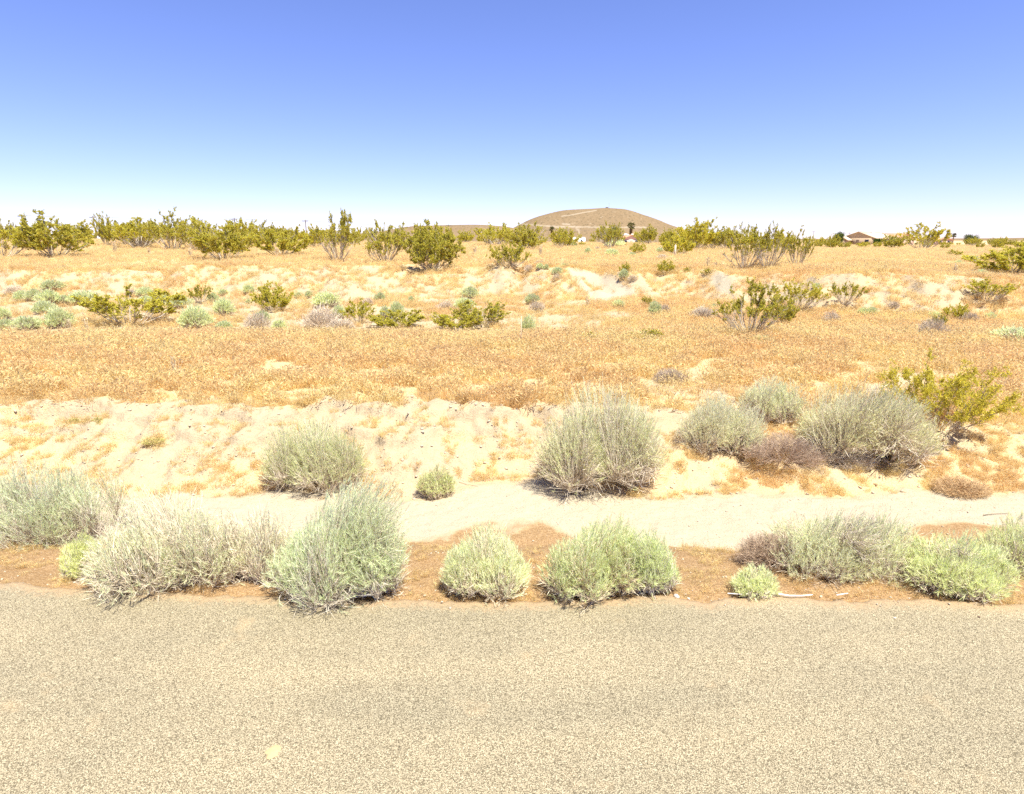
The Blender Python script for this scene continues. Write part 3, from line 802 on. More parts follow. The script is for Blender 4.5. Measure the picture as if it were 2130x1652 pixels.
# ---- prototypes for the shrubs farther off: unit half-width and unit height, meshes shared by the copies
PRO = {'sg': [], 'gd': [], 'cr': [], 'cb': [], 'cl': []}
for k in range(5):
    st, lf = broom_shrub(800 + k, 1, 1, 1, n_main=26, n_sub=420, leaves=9, leaf_l=.16, leaf_w=.020, bare=.06 + .04 * k, leaf_from=.35, stem_r=.010, lobes=7)
    PRO['sg'].append((quads('branches', *st, M['sage_stem']), quads('foliage', *lf, M['sage_leaf'])))
for k in range(3):
    st, lf = broom_shrub(820 + k, 1, 1, 1, n_main=40, n_sub=520, leaves=5, leaf_l=.16, leaf_w=.006, bare=.4, leaf_from=.3, stem_r=.008, lobes=6)
    PRO['gd'].append((quads('branches', *st, M['dead_stem']), quads('twigs', *lf, M['dead_stem'])))
for k in range(6):      # open vase-shaped creosote
    st, lf = creosote(840 + k, 1, 1, n_main=18 + 2 * k, nb=8, nt_=7, nl=24, leaf=.034, low_leaf=.40 + .03 * (k % 3), stem=.012, skew=(-.3, .2, 0, .3, -.1, .1)[k])
    PRO['cr'].append((quads('branches', *st, M['creo_stem']), quads('foliage', *lf, M['creo_leaf'])))
for k in range(4):      # full creosote, leafy almost to the ground
    st, lf = creosote(860 + k, 1, 1, n_main=26, nb=9, nt_=7, nl=23, leaf=.034, low_leaf=.16, stem=.009, up=.35)
    PRO['cb'].append((quads('branches', *st, M['creo_stem']), quads('foliage', *lf, M['creo_leaf'])))
for k in range(4):      # bare-legged creosote: fanned grey stems under a flat leafy top
    st, lf = creosote(880 + k, 1, 1, n_main=26, nb=8, nt_=7, nl=24, leaf=.034, low_leaf=.60, stem=.011, skew=(-.15, .1, .2, -.05)[k], up=.45)
    PRO['cl'].append((quads('branches', *st, M['creo_stem']), quads('foliage', *lf, M['creo_leaf'])))
CNT = {k: 0 for k in PRO}
rsx = random.Random(12)

def put(kind, uL, uR, vT, vB, label, y=None, group=None, tint=None, stint=None):
    x, yc, z, rr, H = fit(uL, uR, vT, vB, y, k=.35)
    pr = PRO[kind][CNT[kind] % len(PRO[kind])]; CNT[kind] += 1
    j = rsx.uniform(.88, 1.1); wf, hf = {'sg': (1.12, 1.18), 'gd': (1.12, 1.12), 'cr': (1.22, 1.0), 'cb': (1.15, 1.02), 'cl': (1.18, 1.02)}[kind]
    if kind == 'sg':
        ti = tint or (.92 * j, .96 * j, .76 * j); si = stint or (.8, .76, .74); nm, cat, gr, p2 = 'sagebrush', 'shrub', 'sage-green shrubs beyond the terrace', 'foliage'
    elif kind == 'gd':
        ti = tint or (1.08 * j, 1.04 * j, .98 * j); si = ti; nm, cat, gr, p2 = 'dead_shrub', 'dead shrub', 'grey leafless shrubs beyond the terrace', 'twigs'
    else:
        ti = tint or (1.0 * j, 1.0 * j, 1.0); si = stint or (1, 1, 1); nm, cat, gr, p2 = 'creosote_bush', 'bush', 'creosote bushes', 'foliage'
    return make_shrub(nm, label, cat, pr[0], pr[1], None, None, (x, yc, z - .02 * H), rsx.uniform(0, 6.28), group or gr, ti, si, p2, (rr * wf, rr * wf, H * hf))

MID = [
 # creosotes on the wash floor
 ('cr', 168, 368, 600, 700, 'wide olive creosote rising behind the grass terrace on the left', 19.5),
 ('cb', 525, 606, 597, 648, 'small umbrella-shaped creosote with clear bare stem on the left wash floor'),
 ('cr', 392, 441, 594, 632, 'little dark creosote between sage shrubs left of the umbrella-shaped one'),
 ('cb', 765, 892, 646, 700, 'bright green creosote, left one of the pair behind the terrace', 19.0),
 ('cr', 712, 778, 626, 698, 'thin brownish creosote sprays just left of the bright green pair', 20.0),
 ('cb', 894, 1000, 652, 706, 'low dense bright green creosote, right one of the pair behind the terrace', 18.6),
 ('cr', 945, 1062, 628, 704, 'open airy creosote leaning right out of the dense bright green one', 19.2),
 ('cb', 1203, 1257, 694, 710, 'low flat green creosote sprig on pale sand at the terrace edge'),
 ('cb', 1314, 1382, 689, 712, 'low green creosote mat right of the flat sprig on pale sand'),
 ('cl', 1493, 1632, 602, 702, 'large vase-shaped creosote with fanned bare stems in the middle right'),
 ('cb', 1600, 1660, 618, 655, 'short green creosote touching the right side of the large vase-shaped one', 18.6),
 ('cl', 1618, 1712, 587, 652, 'open creosote just right of and behind the large vase-shaped one'),
 ('cl', 1726, 1794, 590, 640, 'second open creosote right of the large vase-shaped one'),
 ('cl', 2008, 2106, 584, 640, 'spreading creosote in front of the pale bank at the far right'),
 ('cb', 1968, 2012, 634, 668, 'small creosote left of the spreading one at the far right'),
 ('cb', 1936, 1972, 656, 686, 'little creosote tuft poking from a grey shrub on the right wash floor'),
 ('cb', 1332, 1362, 620, 640, 'dark green creosote tuft behind a round sage at the foot of the chute'),
 ('gd', 1712, 1750, 648, 675, 'small brown dead bush below the second open creosote'),
 # creosotes on the slope and lip of the far bank
 ('cb', 1366, 1404, 542, 570, 'two-humped green creosote on the plain edge below the umbrella creosote'),
 ('cb', 1420, 1438, 556, 570, 'tiny green creosote right of the two-humped one'),
 ('cr', 1458, 1482, 558, 576, 'tiny yellowish creosote near the pale curved gully at right'),
 ('cb', 1289, 1314, 549, 570, 'dark creosote tuft right behind a sage at the top of the chute'),
 ('cr', 1018, 1100, 506, 562, 'rounded creosote standing alone right of the row of big creosotes'),
 ('cb', 1310, 1343, 507, 530, 'small dense creosote below the palm tree with the thick crown'),
 ('cb', 1376, 1448, 492, 532, 'umbrella-shaped creosote with a pale stake in front of it'),
 ('cb', 1972, 1999, 520, 535, 'single dark creosote on the bare right-hand plain'),
 # the row of big creosotes on the plain
 ('cr', -60, 60, 462, 538, 'big creosote cut off by the left edge on the plain'),
 ('cb', 30, 182, 456, 537, 'massive dense creosote, second from the left edge on the plain'),
 ('cb', 196, 240, 455, 496, 'small dark creosote in the gap right of the massive dense one', 62),
 ('cr', 240, 332, 456, 517, 'left half of the pair of creosotes with white grey stems on the plain'),
 ('cr', 306, 398, 447, 520, 'tallest sprigged creosote, right half of the pair with pale stems'),
 ('cr', 372, 440, 462, 512, 'creosote half hidden behind the pair and the wide greyish one', 52),
 ('cb', 388, 530, 461, 544, 'wide greyish-gold creosote with dense twigs left of the utility pole'),
 ('cb', 524, 642, 476, 534, 'broad green creosote directly below the tall lone utility pole'),
 ('cl', 654, 748, 455, 545, 'upright narrow creosote with grey sprigs right of the lone utility pole'),
 ('cr', 748, 852, 466, 549, 'creosote left of and behind the nearest one of the big row'),
 ('cb', 832, 966, 478, 569, 'nearest and darkest-based creosote at the right end of the big row'),
 ('cr', 850, 940, 466, 545, 'sprigged creosote rising behind the nearest one of the big row', 36),
 ('cb', 1048, 1136, 486, 520, 'bright green creosote behind the rounded one standing alone'),
 ('cb', 1012, 1036, 491, 507, 'small bright creosote under the low hill spur'),
 ('cr', 985, 1075, 470, 508, 'grey sprigged creosote in front of the low hill spur', 75),
 ('cl', 1506, 1600, 474, 562, 'bare-legged creosote with flat green top, left of the right-hand trio'),
 ('cl', 1560, 1640, 472, 560, 'tall green-topped creosote in the middle of the right-hand trio'),
 ('cl', 1628, 1694, 484, 557, 'dark-crowned creosote on the right of the right-hand trio'),
 ('cr', 1882, 1962, 467, 520, 'tall open creosote towering beside the pink house'),
 ('cb', 1834, 1884, 489, 518, 'dense creosote in front of the pink house'),
 ('cb', 2036, 2190, 518, 575, 'pale yellowish creosote mound cut off by the right edge'),
 ('cb', 2098, 2200, 505, 545, 'olive creosote behind the pale mound at the right edge', 42),
 # sage-green shrubs and grey dead shrubs, left wash floor
 ('sg', 84, 131, 584, 609, 'round sage shrub standing highest against the pale bank at far left'),
 ('gd', 4, 46, 592, 615, 'grey-brown twiggy shrub at the left edge below the far bank'),
 ('sg', 26, 62, 605, 628, 'light green low sage right of the grey-brown one at the left edge'),
 ('sg', 52, 86, 602, 627, 'sage next to the light green low one at far left'),
 ('sg', 78, 128, 603, 634, 'large sage below the one standing highest at far left'),
 ('sg', 116, 146, 612, 634, 'small sage wedged right of the large one at far left'),
 ('sg', 138, 204, 608, 634, 'long low sage clump left of the wide olive creosote'),
 ('sg', 64, 114, 627, 655, 'pale sage with a flat top in the middle of the far left group'),
 ('sg', -12, 22, 640, 668, 'dark sage cut off by the left edge on the wash floor'),
 ('sg', -8, 26, 664, 686, 'pale sage at the left edge just above the grass terrace', 18.6),
 ('sg', 24, 82, 656, 688, 'broad sage at the terrace edge near the left side', 18.6),
 ('sg', 94, 148, 645, 688, 'tall light sage at the terrace edge left of the wide olive creosote', 19.0),
 ('sg', 284, 320, 597, 620, 'dark green sage behind the wide olive creosote'),
 ('gd', 260, 296, 602, 617, 'grey shrub behind the top of the wide olive creosote'),
 ('sg', 286, 322, 616, 632, 'small light sage right behind the wide olive creosote'),
 ('sg', 320, 353, 611, 634, 'pale round sage between the wide olive creosote and the little dark one'),
 ('sg', 352, 400, 612, 642, 'wide two-tone sage right of the wide olive creosote'),
 ('sg', 430, 457, 611, 630, 'small sage right of the little dark creosote'),
 ('sg', 454, 474, 601, 618, 'tiny sage up-slope right of the little dark creosote'),
 ('sg', 442, 488, 622, 659, 'egg-shaped green sage standing on pale sand left of the umbrella creosote'),
 ('sg', 505, 532, 592, 614, 'sage touching the upper left of the umbrella creosote'),
 ('sg', 510, 524, 621, 633, 'tiny sage under the umbrella creosote'),
 ('sg', 369, 438, 642, 690, 'big pale-green sage ball right of the wide olive creosote', 18.8),
 ('sg', 448, 488, 668, 692, 'small bright sage at the terrace edge below the umbrella creosote', 18.3),
 ('gd', 502, 562, 652, 690, 'pale grey shrub at the terrace edge left of the whitish dead shrub', 18.6),
 ('sg', 526, 562, 648, 670, 'sage leaning over the pale grey shrub at the terrace edge', 19.8),
 ('sg', 562, 596, 666, 690, 'small rounded sage just left of the whitish dead shrub', 18.4),
 ('gd', 618, 708, 632, 698, 'large whitish dead shrub with fine branches at the terrace edge', 18.6),
 ('gd', 672, 738, 664, 698, 'dark grey dead shrub at the right foot of the large whitish one', 18.2),
 ('sg', 612, 630, 606, 622, 'left of two tiny sages side by side on the far bank foot'),
 ('sg', 634, 650, 606, 621, 'right of two tiny sages side by side on the far bank foot'),
 ('sg', 648, 706, 608, 640, 'wide sage right above the large whitish dead shrub'),
 ('sg', 690, 718, 636, 660, 'light sage at the upper right of the large whitish dead shrub', 21),
 ('sg', 779, 804, 608, 628, 'round dark sage with a shadow on bare brown soil in the middle'),
 ('gd', 748, 782, 620, 636, 'grey thin shrub left below the round dark sage'),
 ('sg', 789, 812, 634, 656, 'pale sage behind the left bright green creosote', 21),
 ('sg', 811, 839, 630, 652, 'second pale sage behind the left bright green creosote', 22),
 ('sg', 849, 861, 616, 632, 'tiny upright sage between the two pairs in the middle'),
 ('sg', 957, 996, 597, 622, 'round pale sage above the open airy creosote'),
 ('gd', 906, 944, 624, 647, 'silver-grey shrub left of the open airy creosote'),
 ('sg', 944, 992, 620, 647, 'silvery green sage behind the open airy creosote'),
 ('sg', 1089, 1121, 609, 634, 'round dark green sage alone below the far bank in the centre'),
 ('gd', 1100, 1135, 628, 650, 'whitish shrub right below the round dark green sage in the centre'),
 ('sg', 1082, 1114, 661, 702, 'upright sage beside the thin pale stake at the terrace edge'),
 ('sg', 1106, 1138, 688, 708, 'low grey sage right of the thin pale stake', 17.9),
 ('sg', 1274, 1301, 624, 642, 'small sage at the foot of the white chute'),
 ('sg', 1349, 1379, 628, 658, 'round upright sage right of the chute in front of a dark tuft'),
 ('gd', 1366, 1396, 634, 652, 'grey shrub behind the round upright sage right of the chute'),
 ('gd', 1428, 1494, 636, 666, 'wide whitish dead shrub left of the large vase-shaped creosote'),
 ('sg', 1475, 1494, 631, 644, 'tiny sage behind the wide whitish dead shrub'),
 # lip of the far bank and plain, centre
 ('sg', 1286, 1308, 562, 582, 'round sage with a dark shadow at the top of the white chute'),
 ('gd', 1305, 1326, 573, 587, 'small grey shrub right of the sage at the top of the chute'),
 ('sg', 1146, 1173, 556, 576, 'sage on the left lip of the white chute'),
 ('sg', 1114, 1131, 548, 563, 'left of two touching small sages on the plain edge'),
 ('sg', 1129, 1144, 550, 564, 'right of two touching small sages on the plain edge'),
 ('gd', 1088, 1112, 551, 566, 'grey shrub left of two touching small sages'),
 ('gd', 1111, 1129, 540, 551, 'small white dry bush above two touching small sages'),
 ('sg', 1165, 1181, 546, 559, 'tiny sage right of the two touching ones'),
 ('gd', 1148, 1167, 571, 588, 'whitish shrub on the left side of the white chute'),
 ('gd', 1479, 1497, 547, 559, 'dark grey tuft left of the bare-legged creosote'),
 ('sg', 1215, 1230, 516, 529, 'small round sage on the plain in the centre distance'),
 ('gd', 1236, 1250, 512, 520, 'white round dry bush on the plain in front of the hill'),
 ('sg', 1306, 1322, 525, 533, 'pale low sage left below the small dense creosote under the palm'),
 ('sg', 1364, 1382, 515, 526, 'little sage left of the umbrella creosote with the stake'),
 ('sg', 1258, 1290, 518, 534, 'thin pale sage clump on the plain below the leaning tree'),
 ('gd', 1366, 1388, 529, 540, 'flat grey shrub below the umbrella creosote with the stake'),
 ('sg', 1180, 1202, 502, 514, 'sage in front of the white trailer'),
 ('sg', 1255, 1300, 500, 514, 'wide low greyish sage in front of the leaning tree'),
 # right
 ('sg', 2008, 2034, 532, 545, 'sage right below the single dark creosote on the right plain'),
 ('sg', 1983, 2001, 542, 553, 'tiny sage left below the single dark creosote on the right plain'),
 ('sg', 2028, 2058, 561, 576, 'grey-green sage at the left foot of the pale creosote mound'),
 ('sg', 2066, 2160, 678, 714, 'bright sage clump at the right edge above the grassy slope'),
 ('gd', 1906, 1972, 664, 704, 'dark grey shrub with a green top on the right wash floor'),
 ('gd', 1846, 1874, 625, 646, 'small purple-grey shrub on the pale bank right of the open creosotes'),
 ('sg', 1783, 1806, 641, 658, 'left of two adjoining low sages right of the open creosotes'),
 ('sg', 1802, 1828, 639, 657, 'right of two adjoining low sages right of the open creosotes'),
 ('sg', 1928, 1956, 649, 662, 'low pale sage left of the small far-right creosote'),
 ('gd', 1998, 2034, 650, 672, 'whitish shrub right of the small far-right creosote'),
 ('sg', 2046, 2070, 650, 668, 'light sage below the spreading far-right creosote'),
 ('sg', 1688, 1710, 588, 602, 'small sage between the two open creosotes on the far bank'),
 ('sg', 1556, 1608, 700, 716, 'low pale sage on the grass below the large vase-shaped creosote'),
]
for row in MID:
    put(*row[:6], y=row[6] if len(row) > 6 else None)

# small tufts on the pale face of the near bank
for uL, uR, vT, vB, lab in ((138, 164, 871, 892, 'left of two small olive tufts on the pale near bank'), (187, 216, 870, 894, 'right of two small olive tufts on the pale near bank'),
                            (296, 346, 914, 926, 'flat green weed patch on the pale near bank')):
    put('sg', uL, uR, vT, vB, lab, tint=(.80, .74, .42), stint=(.9, .72, .5), group='small weeds on the near bank')

# the far belt of creosotes along the horizon: nothing sets these apart from each other
rb = random.Random(77)
for k in range(220):
    yb = 58 * (3.6 ** rb.random())
    u = rb.uniform(-40, 2170) if k % 3 else (rb.uniform(-40, 1120) if k % 2 else rb.uniform(1690, 2170))
    if u > 1640: yb = 82 + (yb - 58) * .5
    x = ray(u, 500)[0] * yb; z = float(hgt(x, yb, False))
    if any(abs(u - c) < 14 for c in (1313, 1148)) : continue
    H = rb.uniform(1.2, 2.7)
    if u > 1640: H *= .62
    if 1735 < u < 1905 or 1940 < u < 1995 or 1178 < u < 1215 or 1290 < u < 1335:
        H = min(H, max(.45, CZ - z - 6.0 * yb / F))
    Rr = max(.7, H) * rb.uniform(.6, 1.05)
    kind = 'cb' if rb.random() < .6 else 'cr'
    pr = PRO[kind][k % len(PRO[kind])]; j = rb.uniform(.85, 1.1)
    place = 'behind the big creosote row on the left' if u < 1000 else ('below the tall hill' if u < 1480 else 'around the houses on the right')
    make_shrub('creosote_bush', 'creosote bush in the far green belt ' + place, 'bush', pr[0], pr[1], None, None, (x, yb, z - .05), rb.uniform(0, 6.28),
               'creosote bushes of the far belt', (j, j, 1.0), (1, 1, 1), 'foliage', (Rr, Rr, H))

# ------------------------------------------------------------------ dry stalks and stakes
M['straw'] = leaf_mat('straw', (.60, .47, .27), (.80, .68, .46), .3, False)
def stalks(u, vB, hpx, label, n=16, y=None, spread=.10):
    rs = np.random.default_rng(int(u * 7 + vB))
    x, yc = ground_hit(u, vB) if y is None else (ray(u, vB)[0] * y, y)
    dep = yc; H = hpx / F * dep
    an = rs.random(n) * 6.283; r = spread * H * np.sqrt(rs.random(n))
    B = np.stack((r * np.cos(an), r * np.sin(an), np.full(n, -.03)), 1)
    E = B + np.stack((rs.normal(0, .10 * H, n), rs.normal(0, .10 * H, n), H * rs.uniform(.6, 1.05, n)), 1)
    P = bezier(B, (B + E) / 2 + rs.normal(0, .03 * H, (n, 3)), E, 4)
    wd = max(.004, .0006 * yc)
    V = merge((tubes(P, np.linspace(wd, wd * .5, 4)[None].repeat(n, 0), 3), slivers(E, E - B + rs.normal(0, .2 * H, (n, 3)), np.full(n, .14 * H), np.full(n, wd * 2), rs)))
    e = link('dry_stalks', quads('dry_stalks', *V, M['straw'])); e.location = (x, yc, float(hgt(x, yc, False)))
    tag(e, label, 'dry weed', 'pale dry weed stalks')
for a in ((240, 526, 22, 'pale dry weed clump between the massive creosote and the pale-stemmed pair'), (147, 700, 34, 'left of two pale stalk clumps in front of the wide olive creosote', 12, 18.0),
          (182, 700, 34, 'right of two pale stalk clumps in front of the wide olive creosote', 12, 18.0), (312, 532, 16, 'short pale weed clump below the pale-stemmed pair'), (397, 536, 18, 'pale weed clump left of the wide greyish-gold creosote'),
          (988, 530, 16, 'pale weed clump right of the big creosote row'), (1124, 534, 22, 'pale weed clump right of the rounded lone creosote'), (1472, 560, 22, 'thin pale weeds left of the right-hand trio'),
          (366, 790, 48, 'tall straw stalks on the left of the grass terrace'), (1222, 640, 22, 'pale weeds at the foot of the white chute'), (1985, 575, 24, 'pale weed clump on the plain left of the pale creosote mound'),
          (575, 536, 18, 'pale weed clump under the broad green creosote')):
    stalks(a[0], a[1], a[2], a[3], *(a[4:6] if len(a) > 4 else ()))

M['wood'] = plain('weathered_wood', (.55, .44, .31), .9, .25, 8)
M['whitewood'] = plain('bleached_wood', (.78, .74, .66), .8, .1, 10)
M['pole'] = plain('pole_wood', (.16, .12, .09), .9, .2, 2)
M['darktwig'] = plain('dark_twig', (.10, .075, .055), .9, .2, 10)
def stake(u, vB, vT, wd, label, y=None):
    x, yc = ground_hit(u, vB) if y is None else (ray(u, vB)[0] * y, y)
    z = float(hgt(x, yc, False)); H = CZ + ray(u, vT)[2] * yc - z
    b = MB(); V = [(sx * wd * k, sy * wd * k, zz) for zz, k in ((-.1, 1), (H, .8)) for sy in (-1, 1) for sx in (-1, 1)]
    b.hexa(V); b.tri([(-wd * .8, -wd * .8, H), (wd * .8, -wd * .8, H), (0, 0, H + wd * 2), (wd * .8, wd * .8, H), (-wd * .8, wd * .8, H)], [(0, 1, 2), (1, 3, 2), (3, 4, 2), (4, 0, 2)])
    o = b.build('stake', M['wood']); o.location = (x, yc, z); o.rotation_euler = (.01, .02, .3)
    tag(o, label, 'stake', 'pale wooden stakes')
stake(1083, 722, 658, .008, 'thin pale stake standing at the edge of the grass terrace')
stake(1403, 535, 511, .06, 'pale wooden stake in front of the umbrella-shaped creosote')
stake(1725, 515, 506, .10, 'short pale post left of the cream-roofed house', 92)

def stick(pts, rad, label, mat, name='stick', lift=.008, road=False):
    P = []
    for u, v in pts:
        x, yc = ground_hit(u, v); z = max(0.0, float(hgt(x, yc))) if road else float(hgt(x, yc))
        P.append((x, yc, z + rad + lift))
    P = np.array(P); c = P.mean(0); b = MB(); n = len(P)
    b.tube(P - c, [rad * (1 - .5 * k / max(1, n - 1)) for k in range(n)], 6)
    o = b.build(name, mat, None, True); o.location = c
    tag(o, label, 'stick', 'fallen sticks')
stick([(1616, 1250), (1640, 1255), (1665, 1256), (1688, 1252)], .007, 'curved white stick lying along the road edge', M['whitewood'], road=True)
stick([(1512, 1249), (1540, 1250), (1560, 1251)], .004, 'thin pale twig left of the tiny roadside shrub', M['whitewood'], road=True)
stick([(1738, 1252), (1750, 1251), (1762, 1248)], .005, 'short white twig right of the curved white stick', M['whitewood'], road=True)
stick([(700, 1248), (718, 1262), (742, 1276)], .008, 'dark twig end sticking out under the biggest roadside shrub', M['darktwig'], lift=.02, road=True)
stick([(2045, 1074), (2065, 1071), (2098, 1070)], .004, 'dark broken twig lying on the sandy wash at right', M['darktwig'])
stick([(955, 1006), (975, 1010), (995, 1014)], .005, 'pale twig right of the small dull green shrub', M['wood'])

def rock(u, v, size, label, col, on_road=False):
    rs = np.random.default_rng(int(u)); x, yc = ground_hit(u, v)
    z = 0.0 if on_road else float(hgt(x, yc))
    n = 10; rows = []
    for (rr, zz) in ((.5, -.5), (.95, -.15), (1.0, .2), (.75, .5), (.3, .68)):
        a = np.arange(n) * 6.283 / n
        q = rr * rs.uniform(.8, 1.15, n); rows.append(np.stack((q * np.cos(a), q * np.sin(a) * .75, np.full(n, zz) * .7 * rs.uniform(.85, 1.15, n)), 1))
    V = np.concatenate(rows) * size; Q = [(j * n + i, j * n + (i + 1) % n, (j + 1) * n + (i + 1) % n, (j + 1) * n + i) for j in range(4) for i in range(n)]
    b = MB(); b.p.append((V, np.array(Q))); b.tri(np.vstack((V[-n:], V[-n:].mean(0) + [0, 0, .04 * size])), [(i, (i + 1) % n, n) for i in range(n)])
    o = b.build('stone', plain('stone', col, .9, .25, 30)); o.location = (x, yc, z + size * .15); o.rotation_euler = (0, 0, rs.random() * 6)
    tag(o, label, 'stone', 'loose stones')
rock(1407, 1243, .028, 'pale grey stone at the road edge right of the narrow green shrub', (.5, .47, .43))
rock(1432, 1247, .014, 'smaller pale stone beside the grey one at the road edge', (.55, .5, .42))
rock(1858, 1303, .012, 'light pebble lying on the right side of the asphalt', (.62, .55, .42), True)
rock(2032, 1302, .010, 'dark pebble on the asphalt near the right edge', (.12, .07, .05), True)
rock(1820, 1010, .03, 'dark clod at the foot of the right bank', (.2, .12, .07))

# thin spilled sand on the asphalt
def spill(u, v, ru, rv, label):
    x, yc = ground_hit(u, v, 1.2); d = ray(u, v); yc = CZ / -d[2]; x = d[0] * yc
    rs = np.random.default_rng(int(u)); n = 40; a = np.arange(n) * 6.283 / n
    k = 1 + fbm(np.cos(a) * 1.5 + 5, np.sin(a) * 1.5, 777, 4) * 1.3
    rows = [np.stack((ru * f * k * np.cos(a), rv * f * k * np.sin(a), np.full(n, zz)), 1) for f, zz in ((1, .0015), (.8, .004), (.4, .006), (.02, .0065))]
    V = np.concatenate(rows); Q = [(j * n + i, j * n + (i + 1) % n, (j + 1) * n + (i + 1) % n, (j + 1) * n + i) for j in range(3) for i in range(n)]
    o = link('sand_patch', quads('sand_patch', V, Q, plain('spilled_sand', (.47, .33, .17), .95, .2, 60), True)); o.location = (x, yc, 0)
    tag(o, label, 'sand patch', 'sand on the road')
spill(566, 1564, .035, .035, 'small orange sand patch on the asphalt at lower left')

# ------------------------------------------------------------------ utility poles and wires
POLES = [(44, 446, 225, 'utility pole above the massive dense creosote at far left'), (193, 449, 245, 'utility pole left of the small dark creosote'),
         (487, 453, 268, 'utility pole rising right of the wide greyish-gold creosote'), (635, 457, 290, 'lone utility pole standing clear above the broad green creosote'),
         (933, 467, 370, 'utility pole on the low hill spur skyline'), (1477, 477, 560, 'utility pole at the right foot of the tall hill'),
         (1693, 481, 650, 'utility pole left of the cream-roofed house'), (1767, 484, 740, 'utility pole directly behind the cream roof ridge'),
         (1821, 484, 760, 'utility pole between the cream-roofed and pink houses'), (1854, 487, 900, 'faint utility pole left of the pink house')]
M['insul'] = plain('insulator', (.25, .22, .2), .4, .1)
tops = []
for u, vT, y, lab in POLES:
    t_ = at(u, vT, y); g = float(hgt(t_[0], y, False)); H = t_[2] - g
    e = tag(empty('utility_pole', (t_[0], y, g), R(-12)), lab, 'utility pole', 'utility poles along the power line')
    MB().tube([(0, 0, -.5), (0, 0, H * .5), (0, 0, H)], [.24, .2, .15], 10).build('pole', M['pole'], e, True)
    MB().box(-1.5, 1.5, -.24, -.12, H - .75, H - .55).build('crossarm', M['pole'], e)
    for xx in (-1.35, -.6, 1.35):
        MB().tube([(xx, -.18, H - .55), (xx, -.18, H - .45), (xx, -.18, H - .33)], [.05, .09, .04], 8).build('insulator', M['insul'], e, True)
    for s in (-1, 1):
        MB().tube([(0, -.19, H - 1.4), (s * .9, -.19, H - .76)], [.025, .025], 5).build('brace', M['pole'], e)
    ca, sa = math.cos(R(-12)), math.sin(R(-12))
    tops.append([np.array((t_[0] + xx * ca + .18 * sa, y + xx * sa - .18 * ca, g + H - .33)) for xx in (-1.35, -.6, 1.35)])
pw = tag(empty('power_line', POLES and tuple(tops[0][0])), 'thin power wires strung between the utility poles along the horizon', 'power line')
for wv in range(3):
    b = MB()
    first = [tops[0][wv] * 2 - tops[1][wv]] + [t_[wv] for t_ in tops]
    for A, B in zip(first[:-1], first[1:]):
        ts = np.linspace(0, 1, 14); sag = min(2.2, np.linalg.norm(B - A) * .012)
        P = A[None] * (1 - ts[:, None]) + B[None] * ts[:, None]; P[:, 2] -= sag * 4 * ts * (1 - ts)
        b.tube(P - tops[0][0], [.022] * 14, 4)
    b.build('wire', M['insul'], pw)

# ------------------------------------------------------------------ palms and trees
M['palm_leaf'] = leaf_mat('palm_leaf', (.07, .075, .02), (.20, .19, .06), .25, False)
M['palm_trunk'] = plain('palm_trunk', (.34, .24, .15), .9, .3, 1.5)
M['palm_skirt'] = leaf_mat('palm_skirt', (.20, .12, .05), (.36, .24, .11), .2, False)
def palm(u, vT, vM, rpx, y, label, skirt=True):
    """fan palm: vT top of the crown, vM middle of the crown, rpx crown radius in photo pixels"""
    rs = np.random.default_rng(int(u)); c = at(u, vM, y); g = float(hgt(c[0], y, False)); H = c[2] - g; r = rpx / F * y
    e = tag(empty('palm_tree', (c[0], y, g)), label, 'palm tree', 'fan palms near the houses')
    MB().tube([(0, 0, -.3), (.05, 0, H * .3), (.02, 0, H * .7), (0, 0, H)], [.42, .33, .3, .26], 10).build('trunk', M['palm_trunk'], e, True)
    parts = []
    n = 46; d = hemi(n, rs, -.55); L = r * rs.uniform(.8, 1.1, n)
    B = np.tile((0, 0, H), (n, 1)); E = B + d * L[:, None] * .62
    parts.append(tubes(np.stack((B, E), 1), np.full((n, 2), .035), 3))
    m = 15; fa = np.linspace(-1.15, 1.15, m)
    side = np.cross(d, (0, 0, 1.)); side /= np.linalg.norm(side, axis=1, keepdims=True) + 1e-6
    D = d[:, None] * np.cos(fa)[None, :, None] + side[:, None] * np.sin(fa)[None, :, None] + np.array((0, 0, -.18))
    parts.append(slivers(np.repeat(E, m, 0), D.reshape(-1, 3), (np.repeat(L, m) * .55 * rs.uniform(.8, 1.1, n * m)), np.full(n * m, .07), rs))
    o = link('crown', quads('crown', *merge(parts), M['palm_leaf']), e)
    if skirt:
        n = 260; an = rs.random(n) * 6.283; zz = H - r * .2 - rs.random(n) * r * 1.2
        C = np.stack((np.cos(an) * .3, np.sin(an) * .3, zz), 1); D = np.stack((np.cos(an) * .45, np.sin(an) * .45, np.full(n, -1.)), 1)
        link('dead_frond_skirt', quads('dead_frond_skirt', *slivers(C, D, rs.uniform(.5, 1.0, n) * r * .7, np.full(n, .12), rs), M['palm_skirt']), e)
palm(1313, 462, 471, 8.5, 300, 'fan palm with thick dark crown in front of the tall hill')
palm(1148, 470, 477, 6, 310, 'shaggy fan palm at the left foot of the tall hill')
palm(1984, 485, 490, 5.5, 330, 'small fan palm right of the pink houses', False)

